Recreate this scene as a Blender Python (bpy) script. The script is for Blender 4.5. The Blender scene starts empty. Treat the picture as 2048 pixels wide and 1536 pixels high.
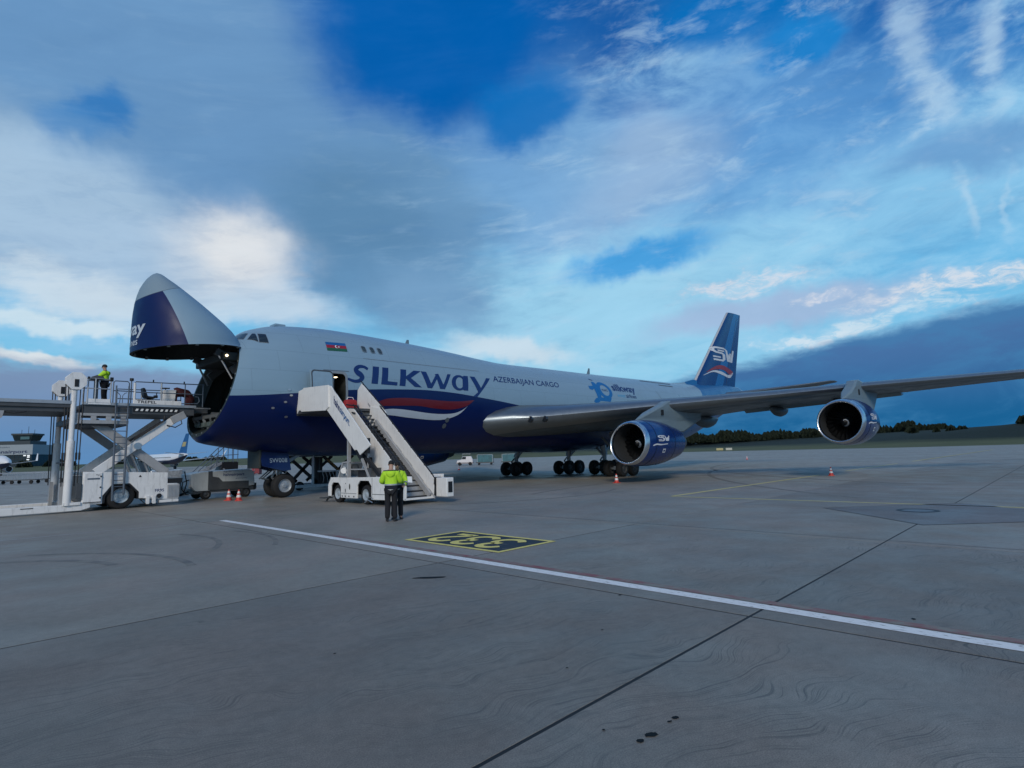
import bpy, bmesh, math, random
import numpy as np
from mathutils import Vector, Matrix
from mathutils.geometry import tessellate_polygon
random.seed(7)
PI = math.pi
R = math.radians
scene = bpy.context.scene
C = scene.collection

# ------------------------------------------------------------------ camera
CAM = Vector((-5.790, -30.4475, 1.9008))
YAW, PITCH, ROLL = R(46.1403), R(6.9312), R(-1.6504)
fw = Vector((math.sin(YAW)*math.cos(PITCH), math.cos(YAW)*math.cos(PITCH), math.sin(PITCH)))
rt = Vector((math.cos(YAW), -math.sin(YAW), 0))
up = rt.cross(fw)
c_, s_ = math.cos(ROLL), math.sin(ROLL)
rt, up = rt*c_ + up*s_, up*c_ - rt*s_
cam_data = bpy.data.cameras.new('camera')
cam_data.sensor_width = 36
cam_data.lens = 1155.535/2048*36
cam_data.clip_end = 6000
cam = bpy.data.objects.new('camera', cam_data)
C.objects.link(cam)
cam.matrix_world = Matrix((( rt.x, up.x, -fw.x, CAM.x), (rt.y, up.y, -fw.y, CAM.y), (rt.z, up.z, -fw.z, CAM.z), (0, 0, 0, 1)))
scene.camera = cam
cy_ = scene.cycles
cy_.max_bounces = 5; cy_.diffuse_bounces = 3; cy_.glossy_bounces = 3; cy_.transmission_bounces = 2

def S(r, g, b):
    def f(c):
        c /= 255
        return c/12.92 if c <= .04045 else ((c+.055)/1.055)**2.4
    return (f(r), f(g), f(b))

# ------------------------------------------------------------------ sky
world = bpy.data.worlds.new('World')
scene.world = world
world.use_nodes = True
world.cycles.sampling_method = 'MANUAL'; world.cycles.sample_map_resolution = 512
wt = world.node_tree
for n in list(wt.nodes): wt.nodes.remove(n)
SKY = 0.1                       # background strength
SUN_EL, SUN_AZ = 30.0, 230.0    # degrees, azimuth clockwise from +Y: low behind the camera's left shoulder

def wnode(t, **kw):
    n = wt.nodes.new(t)
    for k, v in kw.items(): setattr(n, k, v)
    return n
def lnk(a, b): wt.links.new(a, b)
def setin(sock, v):
    if hasattr(v, 'node'): lnk(v, sock)
    else: sock.default_value = v
def M(op, a, b=None, c=None, clamp=False):
    n = wnode('ShaderNodeMath', operation=op, use_clamp=clamp)
    setin(n.inputs[0], a)
    if b is not None: setin(n.inputs[1], b)
    if c is not None: setin(n.inputs[2], c)
    return n.outputs[0]
def VM(op, a, b=None, out=0, scale=None):
    n = wnode('ShaderNodeVectorMath', operation=op)
    setin(n.inputs[0], a)
    if b is not None: setin(n.inputs[1], b)
    if scale is not None: setin(n.inputs['Scale'], scale)
    return n.outputs[out]
def DOT(a, b): return VM('DOT_PRODUCT', a, b, out=1)
def SM(x, a, b):
    n = wnode('ShaderNodeMapRange', interpolation_type='SMOOTHSTEP')
    setin(n.inputs[0], x); setin(n.inputs[1], a); setin(n.inputs[2], b)
    return n.outputs[0]
def MIX(fac, a, b):
    n = wnode('ShaderNodeMix', data_type='RGBA')
    setin(n.inputs[0], fac); setin(n.inputs[6], a); setin(n.inputs[7], b)
    return n.outputs[2]
def NOI(vec, scale, detail=4, rough=.55, dist=0, out=0):
    n = wnode('ShaderNodeTexNoise', noise_dimensions='3D')
    setin(n.inputs['Vector'], vec); n.inputs['Scale'].default_value = scale
    n.inputs['Detail'].default_value = detail; n.inputs['Roughness'].default_value = rough
    n.inputs['Distortion'].default_value = dist
    return n.outputs[out]
EXPO = .25                      # exposed a little for the shaded apron
GAIN = SKY*2**EXPO
def K(rgb): return (rgb[0]/GAIN, rgb[1]/GAIN, rgb[2]/GAIN, 1)
def dirv(az, el):
    a, e = R(az), R(el)
    return Vector((math.sin(a)*math.cos(e), math.cos(a)*math.cos(e), math.sin(e)))

tc = wnode('ShaderNodeTexCoord')
D0 = VM('NORMALIZE', tc.outputs['Generated'])
sep = wnode('ShaderNodeSeparateXYZ'); lnk(D0, sep.inputs[0])
EL = sep.outputs['Z']
# clouds lie in flat layers: noise is stretched along the horizon
flat = VM('MULTIPLY', D0, (1.0, 1.0, 2.6))
n_big = NOI(flat, 2.6, 6, .55)
n_mid = NOI(flat, 7.0, 7, .6, .3)
n_fine = NOI(VM('MULTIPLY', D0, (1.0, 1.0, 3.2)), 17.0, 7, .65, .6)
# wisps combed along one wind direction
wind = dirv(122, 20)
along = DOT(D0, wind)
comb = VM('SUBTRACT', VM('MULTIPLY', D0, (1, 1, 2.0)), VM('SCALE', tuple(wind), scale=M('MULTIPLY', along, .72)))
n_wisp = NOI(comb, 9.0, 9, .64, .5)
n_wisp2 = NOI(comb, 24.0, 6, .62, .4)
wv = NOI(D0, 4.0, 5, .6, 0, 1)
wv2 = NOI(D0, 13.0, 4, .6, 0, 1)
Dw = VM('ADD', D0, VM('SCALE', VM('SUBTRACT', wv, (.5, .5, .5)), scale=.11))
Dw = VM('ADD', Dw, VM('SCALE', VM('SUBTRACT', wv2, (.5, .5, .5)), scale=.045))

# clear air: the physical sky tinted by an elevation ramp
nish = wnode('ShaderNodeTexSky', sky_type='NISHITA', sun_disc=False)
nish.sun_elevation = R(SUN_EL); nish.sun_rotation = R(SUN_AZ)
nish.air_density = 1.0; nish.dust_density = .6; nish.ozone_density = 2.0
ramp = wnode('ShaderNodeValToRGB')
lnk(M('MULTIPLY', EL, 1.0), ramp.inputs[0])
cr = ramp.color_ramp
pts = [(0.0, (52, 112, 168)), (.06, (84, 150, 200)), (.13, (126, 198, 232)), (.24, (96, 184, 232)), (.36, (52, 150, 216)), (.46, (18, 118, 196)), (.58, (2, 92, 172)), (1.0, (0, 62, 130))]
while len(cr.elements) < len(pts): cr.elements.new(.5)
for e, (p, c) in zip(cr.elements, pts):
    e.position = p; e.color = (*S(*c), 1)
clear = VM('SCALE', ramp.outputs[0], scale=1/GAIN)
col = MIX(.9, nish.outputs[0], clear)

def blob(az, el, ra, re, rot=0, lo=.35, hi=.75, noise=None, namp=.0, vec=None):
    """soft oval patch of sky around one direction, its edge broken by cloud noise"""
    c = dirv(az, el)
    e1 = Vector((math.cos(R(az)), -math.sin(R(az)), 0)); e2 = e1.cross(c) * 1.0
    if e2.z < 0: e2 = -e2
    k, s = math.cos(R(rot)), math.sin(R(rot))
    a1, a2 = (e1*k + e2*s)/R(ra), (e2*k - e1*s)/R(re)
    v = vec or Dw
    a, b = DOT(v, tuple(a1)), DOT(v, tuple(a2))
    r2 = M('ADD', M('MULTIPLY', a, a), M('MULTIPLY', b, b))
    g = M('EXPONENT', M('MULTIPLY', r2, -.7))
    if noise is not None:
        g = M('MULTIPLY_ADD', M('MULTIPLY_ADD', noise, namp, -namp*.5), SM(g, .02, .35), g)
    m = SM(g, lo, hi)
    return M('MULTIPLY', m, SM(DOT(D0, tuple(c)), .2, .6))
def paint(col, m, rgb, op=1.0):
    return MIX(M('MULTIPLY', m, op, clamp=True), col, K(S(*rgb)))

# scattered veils everywhere, thinner overhead
veil = SM(M('MULTIPLY_ADD', n_wisp, .65, M('MULTIPLY', n_big, .45)), .50, .70)
col = paint(col, veil, (150, 198, 232), .78)
far_side = SM(DOT(D0, tuple(dirv(47, 10))), .45, -.1)
col = paint(col, M('MULTIPLY', far_side, SM(n_big, .40, .62)), (112, 150, 190), .85)
col = paint(col, blob(76, 20, 26, 5.5, 4, .10, .85, n_wisp, .9), (150, 206, 238), .72)
col = paint(col, blob(54, 14, 20, 7.0, 0, .12, .9, n_wisp, .8), (162, 212, 237), .8)
col = paint(col, blob(68.1, 27, 18, 7, 4, .25, .9, n_mid, .9), (98, 156, 212), .75)
col = paint(col, blob(57.9, 26.1, 8.6, 4.6, 18, .15, .85, n_mid, .5), (152, 184, 218), .85)
col = paint(col, blob(59.9, 18.6, 6.5, 1.5, 8, .2, .8, n_wisp, .6), (44, 150, 220), .85)
col = paint(col, blob(70.4, 36.5, 7, 2.4, -12, .2, .8, n_mid, .6), (6, 112, 190), .9)
col = paint(col, blob(75.7, 32.6, 3.4, 1.5, -4, .25, .7, n_mid, .7), (24, 128, 204), .9)
col = paint(col, blob(47.6, 28.5, 8.0, 7.5, 16, .2, .8, n_mid, .5), (122, 170, 214), .85)
# the large cloud on the left, its lit rims and grey belly
col = paint(col, blob(12.0, 28.0, 19.5, 12.5, 1, .30, .56, n_mid, .35), (106, 150, 194), .96)
col = paint(col, blob(34.6, 21.5, 9.8, 8.6, 12, .22, .78, n_mid, .45), (106, 150, 190), .96)
col = paint(col, blob(0.5, 21.5, 5.5, 5.5, 0, .2, .9, n_big, .4), (158, 186, 210), .7)
col = paint(col, blob(5.6, 20.0, 8.6, 4.2, 3, .15, .75, n_mid, .4), (168, 197, 223), .9)
col = paint(col, blob(13.3, 17.6, 8.6, 2.8, 10, .2, .85, n_mid, .5), (170, 198, 224), .75)
col = paint(col, blob(25.0, 27.0, 9.5, 4.4, -14, .15, .85, n_mid, .5), (104, 148, 192), .7)
col = paint(col, blob(31.0, 21.8, 7.4, 5.6, -34, .10, .95, n_mid, .5), (92, 136, 175), .92)
col = paint(col, blob(38.5, 15.0, 6.0, 3.4, -10, .15, .85, n_mid, .45), (118, 160, 198), .85)
col = paint(col, blob(22.2, 14.6, 7.0, 2.5, -12, .15, .85, n_wisp, .5), (200, 216, 231), .8)
col = paint(col, blob(20.4, 18.8, 4.8, 3.3, -4, .08, 1.0, n_mid, .5), (228, 231, 234), .9)
col = paint(col, blob(9.5, 13.8, 9.0, 2.0, -3, .2, .9, n_wisp2, .9), (206, 222, 234), .85)
col = paint(col, blob(7.0, 11.4, 6.0, .7, 2, .2, .9, n_wisp2, .8), (214, 230, 238), .75)
col = paint(col, blob(9.6, 27.6, 1.9, 1.5, -19, .2, 1.0, n_mid, 1.8), (48, 120, 188), .9)
col = paint(col, blob(7.6, 26.0, 2.2, 1.1, -7, .2, 1.0, n_mid, 1.6), (70, 134, 196), .65)
# torn fleecy texture over all the cloud
right_half = SM(DOT(D0, tuple(dirv(80, 22))), .60, .92)
col = paint(col, M('MULTIPLY', M('MULTIPLY', SM(n_wisp2, .46, .74), SM(n_mid, .36, .62)), M('MULTIPLY_ADD', right_half, .8, .2)), (178, 210, 234), .5)
col = paint(col, M('MULTIPLY', SM(n_wisp, .52, .34), SM(n_fine, .42, .62)), (84, 134, 186), .14)
# open blue at the top
col = paint(col, blob(38.4, 38.4, 9.4, 7.0, -4, .16, .74, n_mid, .30), (2, 94, 174), .98)
col = paint(col, blob(48.2, 32.6, 4.4, 2.8, 10, .25, .8, n_mid, .5), (8, 110, 188), .9)
rags = M('MULTIPLY_ADD', SM(NOI(VM('MULTIPLY', D0, (1, 1, 2.2)), 30.0, 7, .7, .8), .40, .60), .75, .25)
# low bright bands and the white ridge over the rain bank
col = paint(col, blob(46, 10.3, 6.0, 1.3, -2, .2, .9, n_wisp, .6), (206, 222, 234), .8)
col = paint(col, blob(38, 8.4, 5.0, 1.4, -2, .2, .9, n_wisp, .6), (214, 224, 232), .7)
col = paint(col, blob(71.6, 12.2, 10.0, 1.6, 3, .15, .8, n_wisp, .5), (160, 186, 220), .9)
col = paint(col, M('MULTIPLY', blob(68.4, 14.9, 4.8, .9, 4, .3, .8, n_fine, 1.7), rags), (222, 224, 234), .75)
col = paint(col, M('MULTIPLY', blob(75.3, 12.8, 3.0, .6, 2, .3, .8, n_fine, 1.6), rags), (220, 224, 234), .75)
col = paint(col, M('MULTIPLY', blob(84.5, 12.3, 6.5, .95, 6, .2, .85, n_fine, 1.5), rags), (230, 230, 234), .75)
col = paint(col, M('MULTIPLY', blob(79.5, 10.2, 7.0, .65, 8, .25, .85, n_fine, 1.6), rags), (214, 228, 238), .7)
col = paint(col, M('MULTIPLY', blob(72.5, 9.0, 4.5, .5, 8, .3, .9, n_fine, 1.1), rags), (212, 228, 240), .8)
col = paint(col, blob(5.9, 8.5, 4.4, .6, 1, .25, .8, n_fine, .9), (222, 228, 232), .9)
col = paint(col, blob(86.8, 22.0, 5.6, 1.7, -2, .2, .9, n_mid, .6), (100, 150, 202), .7)
# old vapour trails breaking up on the right
for az, el, ra, re, rot, op in ((84.0, 30.0, 1.2, 4.2, -4, .55), (85.0, 26.0, 1.0, 2.4, 16, .55), (88.6, 28.4, .8, 4.0, -10, .6), (86.0, 18.2, .38, 2.3, 6, .5), (88.3, 17.6, .2, 2.6, -2, .4)):
    col = paint(col, blob(az, el, ra, re, rot, .1, 1.1, n_wisp2, 1.5), (186, 216, 238), op)
# slate haze low on the left, rain bank low on the right
def side(az1, el1, az2, el2):
    n = dirv(az1, el1).cross(dirv(az2, el2)).normalized()
    return n if n.z < 0 else -n
nl = side(4.2, 8.6, 40.0, 5.2)
dl = M('ADD', DOT(D0, tuple(nl)), M('MULTIPLY_ADD', n_mid, .075, -.0375))
low_l = M('MULTIPLY', SM(dl, -.012, .018), SM(DOT(D0, tuple(dirv(5, 0))), .66, .88))
slate = MIX(SM(EL, .0, .13), K(S(92, 138, 186)), K(S(122, 146, 182)))
col = MIX(M('MULTIPLY', low_l, .96), col, slate)
nr = side(68.0, 7.55, 88.4, 10.6)
dr = M('ADD', DOT(D0, tuple(nr)), M('MULTIPLY_ADD', n_mid, .030, -.015))
dr = M('ADD', dr, M('MULTIPLY_ADD', n_big, .040, -.020))
dr = M('ADD', dr, M('MULTIPLY_ADD', n_fine, .024, -.012))
bank = M('MULTIPLY', SM(dr, -.010, .016), SM(DOT(D0, tuple(dirv(88, 0))), .70, .90))
bank_c = MIX(SM(M('MULTIPLY_ADD', n_big, .05, EL), .045, .19), K(S(26, 98, 150)), K(S(74, 116, 168)))
bank_c = MIX(M('MULTIPLY', SM(n_wisp, .40, .64), .55), bank_c, K(S(66, 128, 176)))
col = MIX(bank, col, bank_c)
# fine mottling of all cloud, and a dull ground half
col = VM('MULTIPLY', col, VM('SCALE', (1, 1, 1), scale=M('MULTIPLY_ADD', n_wisp, .18, .90)))
col = MIX(SM(EL, -.002, -.03), col, K((.05, .055, .065)))
bg = wnode('ShaderNodeBackground'); bg.inputs['Strength'].default_value = SKY
lnk(col, bg.inputs['Color'])
wo = wnode('ShaderNodeOutputWorld'); lnk(bg.outputs[0], wo.inputs['Surface'])

# ------------------------------------------------------------------ veiled evening sun
sd = bpy.data.lights.new('sun', 'SUN')
sd.energy = 1.5; sd.angle = R(14); sd.color = (1.0, .90, .77)
sun = bpy.data.objects.new('sun', sd); C.objects.link(sun)
sun.rotation_euler = (-dirv(SUN_AZ, SUN_EL)).to_track_quat('-Z', 'Y').to_euler()
sun.location = (-40, -60, 40)

vs = scene.view_settings
vs.view_transform = 'Standard'; vs.look = 'None'; vs.exposure = EXPO; vs.gamma = 1; vs.use_curve_mapping = False
# ------------------------------------------------------------------ materials
MATS = {}
def mat(name, col, rough=.5, metal=0.0, var=.12, scale=2.5, bump=0.0, bscale=40, spec=.5, coat=0.0, dirt=0.0, emit=None):
    if name in MATS: return MATS[name]
    m = bpy.data.materials.new(name); m.use_nodes = True
    t = m.node_tree; b = t.nodes['Principled BSDF']
    b.inputs['Roughness'].default_value = rough; b.inputs['Metallic'].default_value = metal
    b.inputs['Specular IOR Level'].default_value = spec; b.inputs['Coat Weight'].default_value = coat
    geo = t.nodes.new('ShaderNodeNewGeometry')
    no = t.nodes.new('ShaderNodeTexNoise'); no.inputs['Scale'].default_value = scale; no.inputs['Detail'].default_value = 6
    no.inputs['Roughness'].default_value = .65
    t.links.new(geo.outputs['Position'], no.inputs['Vector'])
    mr = t.nodes.new('ShaderNodeMapRange'); mr.inputs[1].default_value = .3; mr.inputs[2].default_value = .7
    mr.inputs[3].default_value = 1-var; mr.inputs[4].default_value = 1+var*.6
    t.links.new(no.outputs[0], mr.inputs[0])
    mul = t.nodes.new('ShaderNodeVectorMath'); mul.operation = 'SCALE'; mul.inputs[0].default_value = col
    t.links.new(mr.outputs[0], mul.inputs['Scale'])
    out = mul.outputs[0]
    if dirt:      # streaky grime running down
        mp = t.nodes.new('ShaderNodeMapping'); mp.inputs['Scale'].default_value = (5, 5, .9)
        t.links.new(geo.outputs['Position'], mp.inputs[0])
        n2 = t.nodes.new('ShaderNodeTexNoise'); n2.inputs['Scale'].default_value = 1.6; n2.inputs['Detail'].default_value = 7; n2.inputs['Roughness'].default_value = .7
        t.links.new(mp.outputs[0], n2.inputs['Vector'])
        m2 = t.nodes.new('ShaderNodeMapRange'); m2.inputs[1].default_value = .52; m2.inputs[2].default_value = .78; m2.inputs[4].default_value = dirt
        t.links.new(n2.outputs[0], m2.inputs[0])
        mx = t.nodes.new('ShaderNodeMix'); mx.data_type = 'RGBA'
        t.links.new(m2.outputs[0], mx.inputs[0]); t.links.new(out, mx.inputs[6]); mx.inputs[7].default_value = (.12, .11, .10, 1)
        out = mx.outputs[2]
    t.links.new(out, b.inputs['Base Color'])
    rr = t.nodes.new('ShaderNodeMapRange'); rr.inputs[3].default_value = max(.03, rough-.08); rr.inputs[4].default_value = min(1, rough+.1)
    t.links.new(no.outputs[0], rr.inputs[0]); t.links.new(rr.outputs[0], b.inputs['Roughness'])
    if bump:
        nb = t.nodes.new('ShaderNodeTexNoise'); nb.inputs['Scale'].default_value = bscale; nb.inputs['Detail'].default_value = 4
        t.links.new(geo.outputs['Position'], nb.inputs['Vector'])
        bu = t.nodes.new('ShaderNodeBump'); bu.inputs['Strength'].default_value = bump; bu.inputs['Distance'].default_value = .01
        t.links.new(nb.outputs[0], bu.inputs['Height']); t.links.new(bu.outputs[0], b.inputs['Normal'])
    if emit:
        b.inputs['Emission Color'].default_value = (*emit[:3], 1); b.inputs['Emission Strength'].default_value = emit[3]
    MATS[name] = m
    return m

WHITE = mat('white_paint', (.78, .78, .77), .38, var=.08, dirt=.55)
WHITE2 = mat('stairs_white_paint', (.80, .79, .76), .42, var=.06, dirt=.32)
CREAM = mat('cart_cream_paint', (.50, .53, .53), .42, var=.06, dirt=.3)
GREYP = mat('grey_paint', (.36, .37, .38), .45, var=.12, dirt=.4)
DGREY = mat('dark_grey_steel', (.085, .09, .095), .5, .3, var=.2)
BLACK = mat('black_plastic', (.012, .012, .014), .5, var=.2)
RUBBER = mat('tyre_rubber', (.014, .014, .015), .8, var=.25, bump=.2)
STEEL = mat('bright_steel', (.55, .56, .57), .28, .9, var=.1)
ALU = mat('bare_aluminium', (.25, .29, .32), .40, .85, var=.08)
PIPE = mat('blue_grey_pipe', (.10, .13, .17), .45, .2, var=.15)
GALV = mat('galvanised_pipe', (.42, .44, .46), .42, .5, var=.15)
RED = mat('red_plastic', (.42, .03, .03), .5, var=.1)
CONE_R = mat('cone_red', (.60, .05, .035), .5, var=.12)
CONE_W = mat('cone_white', (.75, .74, .72), .45, var=.1)
NAVY_FAB = mat('navy_cloth', (.010, .012, .026), .9, var=.25, scale=20, bump=.3, bscale=120)
HIVIS = mat('hi_vis_yellow', (.46, .78, .03), .75, var=.12, scale=14, bump=.35, bscale=60)
REFL = mat('reflective_tape', (.42, .45, .45), .35, .3, var=.1)
SKIN = mat('skin', (.42, .25, .18), .55, var=.08, scale=30)
HAIR = mat('dark_cap', (.012, .011, .012), .8, var=.2)
PAPER = mat('paper', (.8, .8, .78), .7, var=.03)
GLASS = mat('dark_glass', (.02, .03, .035), .06, 0, var=.1, spec=.8)
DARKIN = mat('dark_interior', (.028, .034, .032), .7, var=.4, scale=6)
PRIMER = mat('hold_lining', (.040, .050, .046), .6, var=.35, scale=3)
MAROON = mat('maroon_cover', (.07, .012, .014), .8, var=.25)
YELLOW_P = mat('amber_marking', (.50, .25, .04), .5, var=.2)
BLUE_T = mat('letter_blue', S(16, 44, 100), .4, var=.08)
BLACK_T = mat('letter_black', (.012, .012, .016), .5, var=.1)

# ------------------------------------------------------------------ mesh builder
class MB:
    def __init__(s): s.v = []; s.f = []; s.m = []
    def add(s, vs, fs, m=0):
        o = len(s.v); s.v += [tuple(v) for v in vs]
        for f in fs: s.f.append(tuple(i+o for i in f)); s.m.append(m)
        return s
    def box(s, x0, x1, y0, y1, z0, z1, m=0):
        v = [(x, y, z) for z in (z0, z1) for y in (y0, y1) for x in (x0, x1)]
        return s.add(v, [(0, 2, 3, 1), (4, 5, 7, 6), (0, 1, 5, 4), (2, 6, 7, 3), (0, 4, 6, 2), (1, 3, 7, 5)], m)
    def beam(s, p, q, w, h, m=0, upv=(0, 0, 1)):
        p, q = Vector(p), Vector(q); d = (q-p).normalized(); u = Vector(upv)
        if abs(d.dot(u)) > .98: u = Vector((1, 0, 0))
        a = d.cross(u).normalized()*w/2; b = a.cross(d).normalized()*h/2
        v = [p-a-b, p+a-b, p+a+b, p-a+b, q-a-b, q+a-b, q+a+b, q-a+b]
        return s.add(v, [(0, 3, 2, 1), (4, 5, 6, 7), (0, 1, 5, 4), (1, 2, 6, 5), (2, 3, 7, 6), (3, 0, 4, 7)], m)
    def cyl(s, p, q, r0, r1=None, n=12, m=0, caps=True):
        r1 = r0 if r1 is None else r1
        p, q = Vector(p), Vector(q); d = (q-p).normalized()
        u = Vector((0, 0, 1)) if abs(d.z) < .9 else Vector((1, 0, 0))
        a = d.cross(u).normalized(); b = a.cross(d)
        v = []
        for c, r in ((p, r0), (q, r1)):
            for i in range(n):
                t = 2*PI*i/n; v.append(c + a*(r*math.cos(t)) + b*(r*math.sin(t)))
        f = [(i, (i+1) % n, n+(i+1) % n, n+i) for i in range(n)]
        if caps: f += [tuple(range(n))[::-1], tuple(range(n, 2*n))]
        return s.add(v, f, m)
    def tube(s, pts, r, n=8, m=0):
        pts = [Vector(p) for p in pts]; v = []; f = []; L = len(pts)
        a = None
        for k, p in enumerate(pts):
            d = (pts[min(k+1, L-1)] - pts[max(k-1, 0)]).normalized()
            if a is None:
                u = Vector((0, 0, 1)) if abs(d.z) < .9 else Vector((1, 0, 0))
                a = d.cross(u).normalized()
            else:
                a = (a - d*a.dot(d)).normalized()
            b = a.cross(d)
            for i in range(n):
                t = 2*PI*i/n; v.append(p + a*(r*math.cos(t)) + b*(r*math.sin(t)))
        for k in range(L-1):
            for i in range(n): f.append((k*n+i, k*n+(i+1) % n, (k+1)*n+(i+1) % n, (k+1)*n+i))
        f += [tuple(range(n))[::-1], tuple(range((L-1)*n, L*n))]
        return s.add(v, f, m)
    def lathe(s, prof, c, axis='X', n=32, m=0, shear=None):
        v = []; f = []; c = Vector(c)
        for (d, r) in prof:
            for i in range(n):
                t = 2*PI*i/n; a, b = r*math.cos(t), r*math.sin(t)
                p = {'X': Vector((d, a, b)), 'Y': Vector((a, d, b)), 'Z': Vector((a, b, d))}[axis]
                if shear: p = shear(p)
                v.append(c+p)
        for k in range(len(prof)-1):
            for i in range(n): f.append((k*n+i, k*n+(i+1) % n, (k+1)*n+(i+1) % n, (k+1)*n+i))
        return s.add(v, f, m)
    def disc(s, c, r, axis='X', n=24, m=0):
        c = Vector(c); v = []
        for i in range(n):
            t = 2*PI*i/n; a, b = r*math.cos(t), r*math.sin(t)
            v.append(c + {'X': Vector((0, a, b)), 'Y': Vector((a, 0, b)), 'Z': Vector((a, b, 0))}[axis])
        return s.add(v, [tuple(range(n))], m)
    def prism(s, poly, plane, a, b, m=0):
        """poly of 2D points in plane XZ / YZ / XY, extruded from a to b along the third axis"""
        P = {'XZ': lambda u, v, w: (u, w, v), 'YZ': lambda u, v, w: (w, u, v), 'XY': lambda u, v, w: (u, v, w)}[plane]
        n = len(poly); v = [P(*p, a) for p in poly] + [P(*p, b) for p in poly]
        tris = tessellate_polygon([[Vector((p[0], p[1], 0)) for p in poly]])
        f = [tuple(t) for t in tris] + [tuple(n+i for i in t[::-1]) for t in tris]
        f += [(i, (i+1) % n, n+(i+1) % n, n+i) for i in range(n)]
        return s.add(v, f, m)
    def loft(s, rings, m=0, caps=True, closed=True):
        n = len(rings[0]); v = [p for r in rings for p in r]; f = []
        for k in range(len(rings)-1):
            for i in range(n if closed else n-1): f.append((k*n+i, k*n+(i+1) % n, (k+1)*n+(i+1) % n, (k+1)*n+i))
        if caps: f += [tuple(range(n))[::-1], tuple(range((len(rings)-1)*n, len(rings)*n))]
        return s.add(v, f, m)

def wloc(o):
    v = Vector((0, 0, 0))
    while o is not None:
        v += o.location; o = o.parent
    return v
def link(name, me, mats, parent=None):
    o = bpy.data.objects.new(name, me); C.objects.link(o)
    for m in (mats if isinstance(mats, (list, tuple)) else [mats]): me.materials.append(m)
    if parent is not None: o.parent = parent
    return o
def part(name, mb, mats, parent=None, smooth=None, bev=0, label=None, fix=True, local=False):
    me = bpy.data.meshes.new(name)
    off = Vector((0, 0, 0)) if (local or parent is None) else wloc(parent)
    me.from_pydata([(v[0]-off.x, v[1]-off.y, v[2]-off.z) for v in mb.v], [], mb.f)
    me.polygons.foreach_set('material_index', mb.m)
    if fix:
        bm = bmesh.new(); bm.from_mesh(me); bmesh.ops.recalc_face_normals(bm, faces=bm.faces); bm.to_mesh(me); bm.free()
    if smooth is not None:
        me.polygons.foreach_set('use_smooth', [True]*len(me.polygons)); me.set_sharp_from_angle(angle=R(smooth))
    me.update()
    o = link(name, me, mats, parent)
    if bev:
        b = o.modifiers.new('bevel', 'BEVEL'); b.width = bev; b.segments = 2; b.limit_method = 'ANGLE'; b.angle_limit = R(40)
    if label: o['label'] = label
    return o
def thing(name, label, cat, loc=(0, 0, 0), group=None, rot=0):
    o = bpy.data.objects.new(name, None); C.objects.link(o); o.location = loc; o.rotation_euler = (0, 0, rot)
    o.empty_display_size = .3
    o['label'] = label; o['category'] = cat
    if group: o['group'] = group
    return o
def tag(o, label=None, cat=None, group=None, kind=None):
    for k, v in (('label', label), ('category', cat), ('group', group), ('kind', kind)):
        if v: o[k] = v
    return o
def dup(o, parent=None, loc=None, rot=None, label=None, top=True):
    c = o.copy(); C.objects.link(c); c.parent = parent
    if top:
        if loc is not None: c.location = loc
        if rot is not None: c.rotation_euler = (0, 0, rot)
        if label: c['label'] = label
    for ch in list(o.children): dup(ch, c, top=False)
    return c

# ------------------------------------------------------------------ flat shapes laid on curved skins
def text2d(txt, w=None, h=None, bold=0.0, shear=0.0, spacing=1.0):
    """letters as 2D triangles scaled to width w and/or height h, origin at lower left"""
    cu = bpy.data.curves.new('lettering', 'FONT'); cu.body = txt; cu.offset = bold; cu.shear = shear; cu.space_character = spacing
    cu.resolution_u = 4; cu.fill_mode = 'FRONT'
    o = bpy.data.objects.new('lettering', cu); C.objects.link(o)
    dg = bpy.context.evaluated_depsgraph_get(); dg.update()
    me = bpy.data.meshes.new_from_object(o.evaluated_get(dg))
    v = [(p.co.x, p.co.y) for p in me.vertices]; f = [tuple(p.vertices) for p in me.polygons]
    bpy.data.objects.remove(o); bpy.data.curves.remove(cu); bpy.data.meshes.remove(me)
    x0, x1 = min(p[0] for p in v), max(p[0] for p in v); y0, y1 = min(p[1] for p in v), max(p[1] for p in v)
    sx = (w/(x1-x0)) if w else None; sy = (h/(y1-y0)) if h else None
    sx = sx or sy; sy = sy or sx
    return [((p[0]-x0)*sx, (p[1]-y0)*sy) for p in v], f
def stroke2d(pts, w):
    """ribbon along a polyline; w is one width or one per point"""
    n = len(pts); ws = w if isinstance(w, (list, tuple)) else [w]*n
    v = []; f = []
    for i, p in enumerate(pts):
        a = Vector(pts[max(i-1, 0)]); b = Vector(pts[min(i+1, n-1)]); d = (b-a).normalized(); q = Vector((-d.y, d.x))*ws[i]/2
        if 0 < i < n-1:
            d1 = (Vector(p)-a).normalized(); d2 = (b-Vector(p)).normalized()
            q *= min(1.8, 1/max(.4, math.sqrt(max(.05, (1+d1.dot(d2))/2))))
        v += [(p[0]+q.x, p[1]+q.y), (p[0]-q.x, p[1]-q.y)]
    for i in range(n-1): f.append((2*i, 2*i+1, 2*i+3, 2*i+2))
    return v, f
def curve2d(pts, k=8):
    out = []; P = [pts[0]] + list(pts) + [pts[-1]]
    for i in range(1, len(P)-2):
        for j in range(k):
            t = j/k; a, b, c, d = (np.array(q, float) for q in P[i-1:i+3])
            out.append(tuple(.5*((2*b)+(-a+c)*t+(2*a-5*b+4*c-d)*t*t+(-a+3*b-3*c+d)*t**3)))
    out.append(tuple(pts[-1])); return out
def poly2d(pts):
    return list(pts), [tuple(t) for t in tessellate_polygon([[Vector((p[0], p[1], 0)) for p in pts]])]
def ring2d(outer, inner):
    n = len(outer); return list(outer)+list(inner), [(i, (i+1) % n, n+(i+1) % n, n+i) for i in range(n)]
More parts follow.
